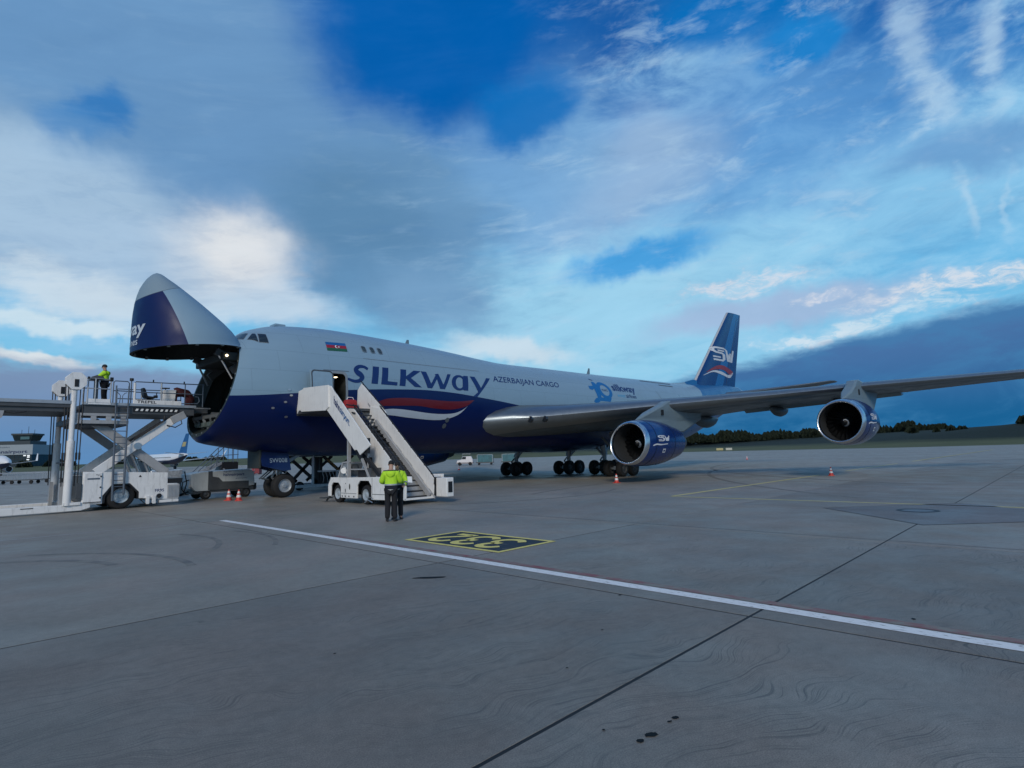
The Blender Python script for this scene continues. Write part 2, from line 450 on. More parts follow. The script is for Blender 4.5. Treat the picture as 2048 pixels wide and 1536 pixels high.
def oval(cx, cy, rx, ry, n=28): return [(cx+rx*math.cos(2*PI*i/n), cy+ry*math.sin(2*PI*i/n)) for i in range(n)]
def join2d(*sh):
    v = []; f = []
    for (a, b) in sh:
        o = len(v); v += a; f += [tuple(i+o for i in q) for q in b]
    return v, f
def xf(sh, dx=0, dy=0, sx=1, sy=1, shear=0): return [(p[0]*sx+shear*p[1]*sy+dx, p[1]*sy+dy) for p in sh[0]], sh[1]
def decal(name, sh, fn, m, parent, cell=.25, label=None, local=False):
    bm = bmesh.new(); vs = [bm.verts.new((p[0], p[1], 0)) for p in sh[0]]
    for f in sh[1]:
        if len(set(f)) < 3: continue
        try: bm.faces.new([vs[i] for i in f])
        except ValueError: pass
    if cell:
        for ax in (0, 1):
            lo, hi = min(p[ax] for p in sh[0]), max(p[ax] for p in sh[0]); n = int((hi-lo)/cell)
            for k in range(1, n+1):
                co = [0, 0, 0]; no = [0, 0, 0]; co[ax] = lo+(hi-lo)*k/(n+1); no[ax] = 1
                bmesh.ops.bisect_plane(bm, geom=bm.verts[:]+bm.edges[:]+bm.faces[:], plane_co=co, plane_no=no, dist=1e-5)
    off = wloc(parent) if parent and not local else Vector((0, 0, 0))
    for v in bm.verts: v.co = Vector(fn(v.co.x, v.co.y)) - off
    me = bpy.data.meshes.new(name); bm.to_mesh(me); bm.free()
    me.polygons.foreach_set('use_smooth', [True]*len(me.polygons))
    o = link(name, me, m, parent)
    if label: o['label'] = label
    return o
def pchip(xs,ys):
    xs=list(map(float,xs));ys=list(map(float,ys));n=len(xs)
    h=[xs[i+1]-xs[i] for i in range(n-1)];d=[(ys[i+1]-ys[i])/h[i] for i in range(n-1)]
    m=[d[0]]+[0 if d[i-1]*d[i]<=0 else 2*d[i-1]*d[i]/(d[i-1]+d[i]) for i in range(1,n-1)]+[d[-1]]
    def f(x):
        if x<=xs[0]: return ys[0]
        if x>=xs[-1]: return ys[-1]
        i=0
        while x>xs[i+1]: i+=1
        t=(x-xs[i])/h[i]
        return ((1+2*t)*(1-t)**2*ys[i]+t*(1-t)**2*h[i]*m[i]+t*t*(3-2*t)*ys[i+1]+t*t*(t-1)*h[i]*m[i+1])
    return f
f_zt=pchip([3.75,4.5,5.5,6.5,7.5,8.6,10.3,12.3,14.4,16.7,19.2,22,24,29.6,36.5,43,49,53,56,60,65,67.3,68.6,69.6],
           [8.12,8.60,8.84,9.02,9.12,9.22,9.30,9.27,9.2,9.1,8.94,8.72,8.62,8.68,8.74,8.84,8.94,9.03,9.15,9.4,9.62,9.6,9.4,8.9])
f_zb=pchip([3.75,4.05,5,6,7,8.5,11.5,20,46,50,55,60,65,68.6,69.6],[3.15,2.88,2.68,2.5,2.34,2.2,2.12,2.1,2.2,2.7,3.9,5.35,6.9,7.9,8.3])
f_hw=pchip([3.75,4.5,5.5,6.5,7.5,9,11,46,50,55,60,65,68.6,69.6],[2.72,2.86,3.0,3.1,3.17,3.22,3.25,3.25,3.1,2.55,1.9,1.15,.55,.2])
f_zc=pchip([3.75,8,46,50,55,60,65,69.6],[5.3,5.4,5.4,5.7,6.4,7.3,8.2,8.6])
def skew(s): return .29*max(0,1-(s-3.75)/3.75)
def yf(x,z):
    s=x
    if x<7.5:
        for _ in range(30): s=x-skew(s)*(z-3.2)
    zc=f_zc(s); R=(f_zt(s)-zc) if z>zc else (zc-f_zb(s))
    t=(z-zc)/R
    return f_hw(s)*np.sqrt(max(0.0,1-t*t))
# ================================================================== cargo aircraft
HULL_W = (.225, .345, .44); HULL_B = (.0012, .0110, .080)
def paint_nodes(name, build, rough=.34, coat=.12):
    m = bpy.data.materials.new(name); m.use_nodes = True; t = m.node_tree; b = t.nodes['Principled BSDF']
    geo = t.nodes.new('ShaderNodeNewGeometry'); sp = t.nodes.new('ShaderNodeSeparateXYZ'); t.links.new(geo.outputs['Position'], sp.inputs[0])
    def mth(op, a, bb=None, c=None):
        n = t.nodes.new('ShaderNodeMath'); n.operation = op
        for i, v in enumerate((a, bb, c)):
            if v is None: continue
            if hasattr(v, 'node'): t.links.new(v, n.inputs[i])
            else: n.inputs[i].default_value = v
        return n.outputs[0]
    def mix(f, a, c):
        n = t.nodes.new('ShaderNodeMix'); n.data_type = 'RGBA'
        for i, v in ((0, f), (6, a), (7, c)):
            if hasattr(v, 'node'): t.links.new(v, n.inputs[i])
            else: n.inputs[i].default_value = v if i == 0 else (*v, 1)
        return n.outputs[2]
    def noise(scale, vec=None, detail=5):
        n = t.nodes.new('ShaderNodeTexNoise'); n.inputs['Scale'].default_value = scale; n.inputs['Detail'].default_value = detail
        t.links.new(vec or geo.outputs['Position'], n.inputs['Vector']); return n.outputs[0]
    col = build(t, geo, sp, mth, mix, noise)
    t.links.new(col, b.inputs['Base Color'])
    rr = t.nodes.new('ShaderNodeMapRange'); rr.inputs[1].default_value = .3; rr.inputs[2].default_value = .7; rr.inputs[3].default_value = rough-.07; rr.inputs[4].default_value = rough+.1
    t.links.new(noise(1.3), rr.inputs[0]); t.links.new(rr.outputs[0], b.inputs['Roughness'])
    b.inputs['Coat Weight'].default_value = coat; b.inputs['Coat Roughness'].default_value = .18; b.inputs['Specular IOR Level'].default_value = .26
    # skin panels never lie perfectly flat
    bu = t.nodes.new('ShaderNodeBump'); bu.inputs['Strength'].default_value = .12; bu.inputs['Distance'].default_value = .05
    t.links.new(noise(1.1, detail=2), bu.inputs['Height']); t.links.new(bu.outputs[0], b.inputs['Normal'])
    return m
def panel_lines(t, geo, mth, mix, col, cell=(2.6, 1.05), op=.30):
    sp = t.nodes.new('ShaderNodeSeparateXYZ'); t.links.new(geo.outputs['Position'], sp.inputs[0])
    cb = t.nodes.new('ShaderNodeCombineXYZ'); t.links.new(sp.outputs[0], cb.inputs[0]); t.links.new(sp.outputs[2], cb.inputs[1])
    br = t.nodes.new('ShaderNodeTexBrick'); t.links.new(cb.outputs[0], br.inputs['Vector'])
    br.inputs['Scale'].default_value = 1; br.inputs['Mortar Size'].default_value = .007; br.inputs['Brick Width'].default_value = cell[0]; br.inputs['Row Height'].default_value = cell[1]
    br.inputs['Color1'].default_value = (.985, .985, .985, 1); br.inputs['Color2'].default_value = (1, 1, 1, 1); br.inputs['Mortar'].default_value = (1-op, 1-op, 1-op, 1)
    n = t.nodes.new('ShaderNodeMix'); n.data_type = 'RGBA'; n.blend_type = 'MULTIPLY'; n.inputs[0].default_value = 1
    t.links.new(col, n.inputs[6]); t.links.new(br.outputs[0], n.inputs[7])
    return n.outputs[2]
def curve_node(t, x, pts, x1, y1):
    n = t.nodes.new('ShaderNodeFloatCurve'); cu = n.mapping.curves[0]
    while len(cu.points) < len(pts): cu.points.new(.5, .5)
    for p, (a, b) in zip(cu.points, pts): p.location = (a/x1, b/y1); p.handle_type = 'AUTO_CLAMPED'
    n.mapping.update()
    d = t.nodes.new('ShaderNodeMath'); d.operation = 'DIVIDE'; t.links.new(x, d.inputs[0]); d.inputs[1].default_value = x1
    t.links.new(d.outputs[0], n.inputs['Value'])
    e = t.nodes.new('ShaderNodeMath'); e.operation = 'MULTIPLY'; t.links.new(n.outputs[0], e.inputs[0]); e.inputs[1].default_value = y1
    return e.outputs[0]
def hull_build(t, geo, sp, mth, mix, noise):
    mp = t.nodes.new('ShaderNodeMapping'); mp.inputs['Scale'].default_value = (.5, .5, 2.2); t.links.new(geo.outputs['Position'], mp.inputs[0])
    w = mix(mth('MULTIPLY', noise(1.2, mp.outputs[0], 7), .5), HULL_W, tuple(c*.80 for c in HULL_W))
    bound = curve_node(t, sp.outputs[0], [(0, 4.95), (4.4, 4.97), (7.2, 5.2), (9.9, 5.5), (13.2, 5.74), (15.5, 5.82), (17.5, 5.76), (19.5, 5.60), (22.5, 5.31), (26, 4.85), (34, 3.7), (70, 3.0)], 70, 10)
    low = mth('LESS_THAN', sp.outputs[2], bound)
    c = mix(low, w, HULL_B)
    # turquoise tail section with a swept forward edge
    edge = mth('ADD', mth('MULTIPLY', mth('SUBTRACT', sp.outputs[2], 7.0), .9), 52.2)
    edge = mth('SUBTRACT', edge, mth('MULTIPLY', mth('POWER', mth('ABSOLUTE', mth('SUBTRACT', sp.outputs[2], 7.9)), 2), .35))
    c = mix(mth('GREATER_THAN', sp.outputs[0], edge), c, S(30, 96, 148))
    return panel_lines(t, geo, mth, mix, c)
HULL = paint_nodes('hull_paint', hull_build)
def plain(col, lines=True, cell=(1.6, .8), op=.25):
    def b(t, geo, sp, mth, mix, noise):
        c = mix(mth('MULTIPLY', noise(1.5, detail=7), .5), col, tuple(v*.8 for v in col))
        return panel_lines(t, geo, mth, mix, c, cell, op) if lines else c
    return b
WING_M = paint_nodes('wing_grey_paint', plain((.10, .128, .146)), .42, .04)
PYLON_M = paint_nodes('pylon_paint', plain((.165, .23, .27)), .36, .10)
COWL_M = paint_nodes('cowl_blue_paint', plain((.004, .030, .15), True, (2.2, 1.2), .4), .22, .45)
LIP_M = mat('polished_lip', (.72, .73, .74), .24, 1.0, var=.06)
DUCT_M = mat('intake_liner', (.045, .05, .055), .5, .2, var=.15)
def visor_build(t, geo, sp, mth, mix, noise):
    w = mix(mth('MULTIPLY', noise(1.5, detail=7), .5), HULL_W, tuple(c*.82 for c in HULL_W))
    x, y, z = sp.outputs
    # blue field ahead of a slanted edge on the port side (the same on the other)
    e = mth('SUBTRACT', mth('ADD', mth('MULTIPLY', z, .314), x), VIS_EDGE)
    c = mix(mth('LESS_THAN', e, 0.0), w, HULL_B)
    r = mth('SUBTRACT', mth('SUBTRACT', z, mth('MULTIPLY', x, .43)), VIS_RAD)
    c = mix(mth('GREATER_THAN', r, 0.0), c, (.21, .29, .345))
    seam = mth('LESS_THAN', mth('ABSOLUTE', r), .012)
    return mix(seam, c, (.09, .12, .15))
VIS_EDGE, VIS_RAD = 4.75, 9.01
VTXT = (R(27), R(14))
VISOR_M = paint_nodes('visor_paint', visor_build, .50, .04)

air = thing('cargo_aircraft', 'huge white and blue four-engined freighter with its nose door raised open', 'aircraft', (30, 0, 0))

# ---- fuselage shell
st = [3.75, 3.9, 4.05, 4.3, 4.6, 5, 5.5, 6, 6.5, 7, 7.5]+[8+.5*i for i in range(40)]+[28+i for i in range(20)]+[48+.75*i for i in range(28)]+[69.3, 69.6]
def ring(s, n=72, inset=0.0):
    zt, zb, hw, zc = f_zt(s)-inset, f_zb(s)+inset, f_hw(s)-inset, f_zc(s); out = []
    for i in range(n):
        t = 2*PI*i/n; y = hw*math.sin(t); z = zc + (math.cos(t)*(zt-zc) if math.cos(t) > 0 else math.cos(t)*(zc-zb))
        out.append((s+skew(s)*(z-3.2), y, z))
    return out
mb = MB(); mb.loft([ring(s) for s in st], caps=False)
mb.add(ring(69.6), [tuple(range(72))])
me = bpy.data.meshes.new('fuselage'); me.from_pydata([(v[0]-30, v[1], v[2]) for v in mb.v], [], mb.f)
bm = bmesh.new(); bm.from_mesh(me); bmesh.ops.recalc_face_normals(bm, faces=bm.faces)
DX0, DX1, DZ0, DZ1 = 9.03, 9.93, 4.55, 6.38          # forward left door opening
for co, no in (((DX0-30, 0, 0), (1, 0, 0)), ((DX1-30, 0, 0), (1, 0, 0)), ((0, 0, DZ0), (0, 0, 1)), ((0, 0, DZ1), (0, 0, 1))):
    g = [f for f in bm.faces if f.calc_center_median().y < 0 and 7 < f.calc_center_median().x+30 < 12]
    gv = {v for f in g for v in f.verts}; ge = {e for f in g for e in f.edges}
    bmesh.ops.bisect_plane(bm, geom=list(gv)+list(ge)+g, plane_co=co, plane_no=no, dist=1e-4)
kill = [f for f in bm.faces if (c := f.calc_center_median()).y < 0 and DX0 < c.x+30 < DX1 and DZ0 < c.z < DZ1]
bmesh.ops.delete(bm, geom=kill, context='FACES')
bm.to_mesh(me); bm.free()
me.polygons.foreach_set('use_smooth', [True]*len(me.polygons)); me.set_sharp_from_angle(angle=R(50))
fus = link('fuselage', me, HULL, air)
fin_ = fus

# ---- hold seen through the nose
def liner_rings(a, b, inset):
    return [ring(s, 48, inset) for s in np.linspace(a, b, 12)]
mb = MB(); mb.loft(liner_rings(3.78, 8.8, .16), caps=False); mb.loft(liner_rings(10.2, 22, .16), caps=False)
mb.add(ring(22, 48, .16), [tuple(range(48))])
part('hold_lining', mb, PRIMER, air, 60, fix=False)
mb = MB()
a, b = ring(3.75, 96, 0.0), ring(3.75, 96, .17); n = 96
mb.add(a+b, [(i, (i+1) % n, n+(i+1) % n, n+i) for i in range(n)])
b2 = [(x+.5, y*.93, z) for (x, y, z) in ring(3.75, 96, .36)]
mb.add(b+b2, [(i, (i+1) % n, n+(i+1) % n, n+i) for i in range(n)])
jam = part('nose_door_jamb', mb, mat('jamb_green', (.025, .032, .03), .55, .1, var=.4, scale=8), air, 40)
mb = MB()
for i in range(0, 96, 4):           # latch fittings round the jamb
    p, q = Vector(a[i]), Vector(b2[i]); c = p.lerp(q, .25) + Vector((-.06, 0, 0))
    mb.box(c.x-.07, c.x+.05, c.y-.05, c.y+.05, c.z-.06, c.z+.06)
part('latch_fitting', mb, mat('latch_metal', (.30, .30, .28), .4, .6), jam)['kind'] = 'stuff'
for yy in (-1.9, -.65, .65, 1.9):
    mb = MB(); mb.box(4.2, 16, yy-.09, yy+.09, 4.24, 4.33); part('roller_track', mb, STEEL, air)
mb = MB(); mb.box(4.15, 16, -2.15, 2.15, 4.06, 4.22); part('cargo_floor', mb, mat('hold_floor', (.16, .165, .16), .5, .3), air)
for yy in (-1.5, -.7, .3, 1.1, 1.6):
    mb = MB(); mb.beam((4.15, yy, 4.05), (4.5, yy*.6, 3.25), .09, .12); part('floor_brace', mb, mat('brace_grey', (.16, .17, .17), .5, .4), air)
    mb = MB(); mb.box(4.1, 4.4, yy*.8-.18, yy*.8+.18, 3.66, 3.88); part('equipment_box', mb, mat('box_green', (.10, .13, .12), .6), air, bev=.02)
for xx in (5.4, 6.4, 7.4):          # frames of the hold
    rr = ring(xx, 48, .17); r2 = ring(xx, 48, .30); mb = MB()
    mb.add(rr+r2+[(x+.08, y, z) for x, y, z in r2], [(i, (i+1) % 48, 48+(i+1) % 48, 48+i) for i in range(48)]+[(48+i, 48+(i+1) % 48, 96+(i+1) % 48, 96+i) for i in range(48)])
    part('hold_frame', mb, PRIMER, air, 40, fix=False)

# ---- raised nose door
v_xl = pchip([6.9, 7.34, 8.5, 9.2, 9.96, 10.5, 10.80, 10.92], [.90, .91, .92, .96, 1.10, 1.34, 1.58, 1.76])
v_xr = pchip([6.9, 7.57, 8.14, 9.04, 10.0, 10.29, 10.6, 10.80, 10.92], [5.70, 5.55, 5.20, 4.22, 3.05, 2.68, 2.25, 2.02, 1.80])
v_hw = pchip([6.9, 7.57, 8.14, 9.04, 9.96, 10.5, 10.80, 10.92], [2.76, 2.70, 2.55, 2.08, 1.36, .80, .36, .02])
def vis_pt(ph, z, out=0.0):
    cx, a, b = (v_xl(z)+v_xr(z))/2, (v_xr(z)-v_xl(z))/2+out, v_hw(z)+out
    return (cx - a*math.cos(ph), -b*math.sin(ph), z)
def vis_ring(h, n=64, out=0.0):
    zz = 7.02+(10.92-7.02)*h; o = []
    for i in range(n):
        x, y, z = vis_pt(2*PI*i/n, zz, out); z += .10*(x-.9)*(1-h)**2
        if h > 0:
            x2, y2, _ = vis_pt(2*PI*i/n, min(10.92, z), out); x, y = x2, y2
        o.append((x, y, z))
    return o
hs = [0, .03, .08, .15, .25, .36, .48, .60, .70, .79, .86, .91, .95, .975, .99, 1.0]
mb = MB(); mb.loft([vis_ring(h) for h in hs], caps=False)
visor = part('nose_door', mb, VISOR_M, air, 60, label='raised nose door with white and blue paint and grey tip')
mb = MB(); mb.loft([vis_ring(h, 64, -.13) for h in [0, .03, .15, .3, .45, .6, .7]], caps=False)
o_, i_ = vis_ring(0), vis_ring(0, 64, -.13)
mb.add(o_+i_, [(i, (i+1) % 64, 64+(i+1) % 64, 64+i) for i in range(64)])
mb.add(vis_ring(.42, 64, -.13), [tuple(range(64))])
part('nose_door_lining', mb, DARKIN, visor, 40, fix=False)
mb = MB()
for i in range(4, 60, 5):
    p = Vector(i_[i]); mb.box(p.x-.06, p.x+.06, p.y-.06, p.y+.06, p.z-.04, p.z+.10)
part('door_latch', mb, mat('latch_metal', (.3, .3, .28)), visor)['kind'] = 'stuff'
for yy in (-1.5, 1.5):
    mb = MB(); mb.beam((5.0, yy, 6.75), (4.0, yy, 7.2), .22, .30); mb.beam((4.75, yy, 6.3), (5.6, yy, 7.0), .2, .35)
    part('hinge_arm', mb, DGREY, air)
    mb = MB(); mb.tube([(4.1, yy, 7.1), (4.75, yy*1.1, 5.9)], .05); part('door_actuator', mb, STEEL, air, 40)
mb = MB(); mb.box(4.2, 5.6, -1.9, 1.9, 6.75, 7.15); part('hinge_fairing', mb, DARKIN, air, bev=.05)
mb = MB(); mb.cyl((4.35, -1.95, 6.95), (4.35, -2.0, 6.95), .06, n=10)
part('door_lamp', mb, mat('lamp_lit', (1, .9, .7), emit=(1, .82, .5, 3.0)), air)
def on_visor(w, ph_r, z0):       # lettering that wraps round the nose, its right end at angle ph_r
    def f(u, v):
        z = z0+v; a = 2.2; return vis_pt(ph_r-(w-u)/a, z, .012)
    return f
WTXT = mat('letter_white', (.50, .55, .60), .4, var=.05)
sh = text2d('silkway', w=3.2, h=.80, bold=.022, shear=.10)
decal('lettering', sh, on_visor(3.2, VTXT[0], 7.58), WTXT, visor, .2)
sh = text2d('west airlines', w=2.5, h=.33, bold=.006)
decal('lettering', sh, on_visor(2.5, VTXT[1], 7.28), WTXT, visor, .2)

# ---- things printed or set on the fuselage skin
def on_hull(out=.012, side=-1):
    def f(x, z):
        e = .02; n = Vector((-(yf(x+e, z)-yf(x-e, z))/(2*e), 1, -(yf(x, z+e)-yf(x, z-e))/(2*e)))
        n.z = max(-6, min(6, n.z)); n.x = max(-3, min(3, n.x)); n.normalize()
        p = Vector((x, yf(x, z), z)) + n*out
        return (p.x, side*p.y, p.z)
    return f
HB = on_hull()
# SILKway: drawn letter by letter (unit height, leaning slightly)
def glyphs():
    g = []
    s = curve2d([(1.13, .80), (.88, .915), (.58, .90), (.40, .74), (.50, .57), (.72, .44), (.83, .27), (.66, .10), (.36, .065), (-.02, .165)], 6)
    n = len(s)-1; ws = [float(np.interp(i/n, [0, .12, .3, .5, .7, .85, 1], [.15, .16, .24, .30, .25, .17, .12])) for i in range(n+1)]
    g.append(stroke2d(s, ws))
    g.append(poly2d([(1.44, 0), (1.84, 0), (1.84, 1), (1.44, 1)]))
    g.append(poly2d([(2.06, 0), (3.12, 0), (3.12, .19), (2.46, .21), (2.46, 1), (2.06, 1)]))
    g.append(poly2d([(3.28, 0), (3.68, 0), (3.68, 1), (3.28, 1)]))
    g.append(poly2d([(3.68, .60), (4.22, 1), (4.72, 1), (4.02, .52), (4.86, 0), (4.34, 0), (3.68, .45)]))
    g.append(poly2d([(4.74, 1), (5.14, 1), (5.52, .28), (5.52, .05), (5.50, 0), (5.28, 0)]))
    g.append(poly2d([(5.50, 0), (5.52, .28), (5.86, .86), (5.98, .94), (6.06, .80), (5.62, 0)]))
    g.append(poly2d([(5.80, .90), (6.06, .96), (6.46, .28), (6.44, .0), (6.22, 0)]))
    g.append(poly2d([(6.44, 0), (6.46, .28), (6.80, 1), (7.06, 1), (6.60, 0)]))
    g.append(ring2d(oval(7.74, .50, .62, .51), oval(7.78, .50, .33, .37)))
    g.append(poly2d([(8.12, .02), (8.50, .02), (8.50, 1), (8.14, 1), (8.02, .88), (8.02, .12)]))
    g.append(poly2d([(8.66, 1), (9.10, 1), (9.62, .24), (9.46, -.02), (9.36, -.02)]))
    g.append(poly2d([(9.36, -.02), (9.62, .30), (10.14, 1), (10.50, 1), (9.30, -.36), (8.92, -.36)]))
    return xf(join2d(*g), dx=10.02, dy=5.955, sx=1.0, sy=1.0, shear=.235)
decal('lettering', glyphs(), HB, BLUE_T, air, .22)
decal('lettering', xf(text2d('AZERBAIJAN CARGO', w=7.0, h=.54, bold=.008), dx=20.95, dy=6.64, shear=.30), lambda x, z: HB(x, z+.06*(x-21)/7*.5), BLUE_T, air, .25)
TURQ = mat('jubilee_blue', S(18, 100, 162), .4, var=.05)
TURQ2 = mat('jubilee_light_blue', S(70, 160, 205), .4, var=.05)
ten = join2d(poly2d([(32.6, 6.25), (33.15, 6.25), (33.35, 7.25), (33.1, 7.65), (32.75, 7.62), (32.55, 7.25), (31.95, 7.22), (31.9, 6.95), (32.25, 6.88), (32.55, 7.02)]),
             ring2d(oval(34.0, 6.95, .98, .74), oval(34.02, 6.95, .56, .47)),
             poly2d([(32.9, 6.30), (34.6, 6.30), (34.3, 5.98), (32.9, 6.0), (32.35, 5.70), (31.95, 5.92), (32.35, 6.2)]))
decal('jubilee_emblem', ten, HB, TURQ, air, .3)
decal('jubilee_emblem', poly2d([(32.75, 7.85), (33.15, 7.75), (33.2, 7.84), (32.8, 7.93)]), HB, BLUE_T, air, .2)
decal('lettering', xf(text2d('YEARS', w=.85, h=.20), dx=33.55, dy=6.86), HB, BLUE_T, air, .3)
decal('lettering', xf(text2d('silkway', w=3.6, h=.86, bold=.03), dx=35.25, dy=6.80, shear=.12), HB, BLUE_T, air, .3)
decal('lettering', xf(text2d('west', w=1.2, h=.24), dx=35.6, dy=6.48), HB, TURQ2, air, .3)
decal('lettering', xf(text2d('airlines', w=1.6, h=.34, bold=.012), dx=36.95, dy=6.47), HB, BLUE_T, air, .3)
decal('lettering', xf(text2d('4K-SW008', w=3.3, h=.42, bold=.01), dx=53.6, dy=7.25), HB, WTXT, air, .4)
# red and white ribbons
red = poly2d(curve2d([(11.2, 4.72), (11.83, 4.95), (12.51, 5.18), (13.82, 5.28), (15.3, 5.26), (16.71, 5.23), (17.9, 5.27), (19.0, 5.40)], 4)+curve2d([(19.0, 5.40), (18.31, 4.98), (17.14, 4.74), (15.8, 4.76), (14.54, 4.86), (12.54, 4.78), (11.2, 4.70)], 4)[1:-1])
decal('red_ribbon', red, HB, mat('ribbon_red', S(100, 12, 26), .35, var=.05, coat=.3), air, .3)
wht = poly2d(curve2d([(11.6, 4.28), (12.38, 4.58), (13.55, 4.62), (15.68, 4.45), (17.19, 4.49), (18.0, 4.72), (18.45, 5.02)], 4)+curve2d([(18.45, 5.02), (17.7, 4.42), (16.38, 4.09), (14.33, 4.15), (12.69, 4.28), (11.6, 4.24)], 4)[1:-1])
decal('white_ribbon', wht, HB, WTXT, air, .3)
# flag, windows, hatch, small marks
for k, (c, nm) in enumerate(((S(20, 90, 150), 'flag_blue'), (S(150, 25, 45), 'flag_red'), (S(30, 90, 62), 'flag_green'))):
    z0, z1 = 8.14-.175*(k+1), 8.14-.175*k
    decal('flag_stripe', ([(9.2+.1*(z0-8.1), z0), (10.38+.1*(z0-8.1), z0+.055), (10.38+.1*(z1-8.1), z1+.055), (9.2+.1*(z1-8.1), z1)], [(0, 1, 2, 3)]), on_hull(.014), mat(nm, c, .45), air, .15)
cres = ring2d([(9.76+.085*math.cos(a), 7.90+.085*math.sin(a)) for a in np.linspace(.7, 5.6, 16)], [(9.79+.062*math.cos(a), 7.90+.062*math.sin(a)) for a in np.linspace(.9, 5.4, 16)])
cres = (cres[0], cres[1][:-1])
star = poly2d([(9.90+(.055 if i % 2 else .025)*math.cos(PI*i/8), 7.90+(.055 if i % 2 else .025)*math.sin(PI*i/8)) for i in range(16)])
decal('flag_emblem', join2d(cres, star), on_hull(.020), PAPER, air, 0)
FRAME_M = mat('window_frame', (.30, .33, .35), .35, .5)
for x in (11.46, 12.0, 12.5):
    w = decal('upper_window', ring2d([(x+.155*math.copysign(abs(math.cos(a))**.6, math.cos(a)), 7.97+.205*math.copysign(abs(math.sin(a))**.6, math.sin(a))) for a in np.linspace(0, 2*PI, 25)[:-1]],
             [(x+.125*math.copysign(abs(math.cos(a))**.6, math.cos(a)), 7.97+.175*math.copysign(abs(math.sin(a))**.6, math.sin(a))) for a in np.linspace(0, 2*PI, 25)[:-1]]), on_hull(.022), FRAME_M, air, 0)
    decal('pane', poly2d([(x+.125*math.copysign(abs(math.cos(a))**.6, math.cos(a)), 7.97+.175*math.copysign(abs(math.sin(a))**.6, math.sin(a))) for a in np.linspace(0, 2*PI, 25)[:-1]]), on_hull(.014), GLASS, w, 0)
# flight deck windows: on the sloping nose, given by their corners
def nose_pt(s, t, out):
    zt, zb, hw, zc = f_zt(s), f_zb(s), f_hw(s), f_zc(s)
    y = -(hw+out)*math.sin(t); z = zc+(zt+out-zc)*math.cos(t); return (s+skew(s)*(z-3.2), y, z)
def st_of(x, z):
    s = x
    for _ in range(40): s = x-skew(s)*(z-3.2)
    return s, math.acos(max(-1, min(1, (z-f_zc(s))/(f_zt(s)-f_zc(s)))))
def cockpit(corners, side):
    q = [st_of(*c) for c in corners]
    def f(u, v):
        a = np.array(q[0])*(1-u)+np.array(q[1])*u; b = np.array(q[3])*(1-u)+np.array(q[2])*u; c = a*(1-v)+b*v
        p = nose_pt(c[0], c[1], OUT[0]); return (p[0], p[1]*side, p[2])
    return f
OUT = [0]
CW = [[(5.30, 8.30), (5.62, 8.31), (5.30, 7.93), (5.14, 8.02)], [(5.76, 8.29), (5.87, 8.28), (5.78, 7.78), (5.42, 7.90)], [(5.97, 8.28), (6.28, 8.26), (6.22, 7.75), (5.83, 7.76)]]
sq = ([(0, 0), (1, 0), (1, 1), (0, 1)], [(0, 1, 2, 3)])
def grow(c, k):
    m = np.mean(np.array(c), 0); return [tuple(m+(np.array(p)-m)*k) for p in c]
for side in (1, -1):
    for c in CW:
        OUT[0] = .012; w = decal('flight_deck_window', sq, cockpit(grow(c, 1.10), side), FRAME_M, air, .2)
        OUT[0] = .022; decal('pane', sq, cockpit(c, side), GLASS, w, .2)
mb = MB(); mb.box(7.34, 7.92, -.35, .35, 9.10, 9.24); part('crew_hatch', mb, HULL, air, bev=.03)
def blade(x, z, h, c, y=0.0):
    m = MB(); m.loft([[(x, y-.04, z), (x+c*.5, y-.07, z), (x+c, y-.01, z), (x+c*.5, y+.07, z)], [(x+h*.55, y-.015, z+h), (x+h*.55+c*.2, y-.02, z+h), (x+h*.55+c*.42, y-.005, z+h), (x+h*.55+c*.2, y+.02, z+h)]])
    return part('aerial', m, PYLON_M, air, 40)
blade(15.9, 9.06, .42, .42); blade(35.4, 8.70, .62, .55)
for (x, z) in ((6.9, 5.35), (7.0, 5.08), (6.75, 4.75), (6.2, 4.45), (6.9, 4.05)):
    decal('sensor_probe', poly2d(oval(x, z, .08, .05, 12)), on_hull(.03), STEEL, air, 0)
for (x, z) in ((16.95, 4.10), (16.85, 3.75)):
    decal('service_port', poly2d(oval(x, z, .15, .15, 16)), on_hull(.015), ALU, air, 0)
for (x0, x1, z) in ((42.0, 47.5, 8.45), (44.5, 47.2, 8.15)):
    decal('dark_stripe', ([(x0, z), (x1, z), (x1, z+.09), (x0, z+.09)], [(0, 1, 2, 3)]), HB, DGREY, air, .4)
# side cargo door outline and main door edges
LINE = mat('door_gap', (.12, .15, .18), .6)
decal('door_outline', stroke2d([(37.0, 6.3), (37.1, 5.4), (37.3, 4.9)], .04), HB, LINE, air, .3)
decal('door_outline', stroke2d([(42.6, 7.4), (43.0, 6.6), (43.1, 5.6)], .04), HB, LINE, air, .3)
decal('door_outline', stroke2d([(8.7, 6.50), (9.6, 6.52), (10.15, 6.52)], .035), HB, LINE, air, .3)
decal('rain_gutter', stroke2d([(11.2, 7.38), (16, 7.40), (20, 7.42)], .022), HB, mat('faint_seam', (.19, .24, .28), .5), air, .3)
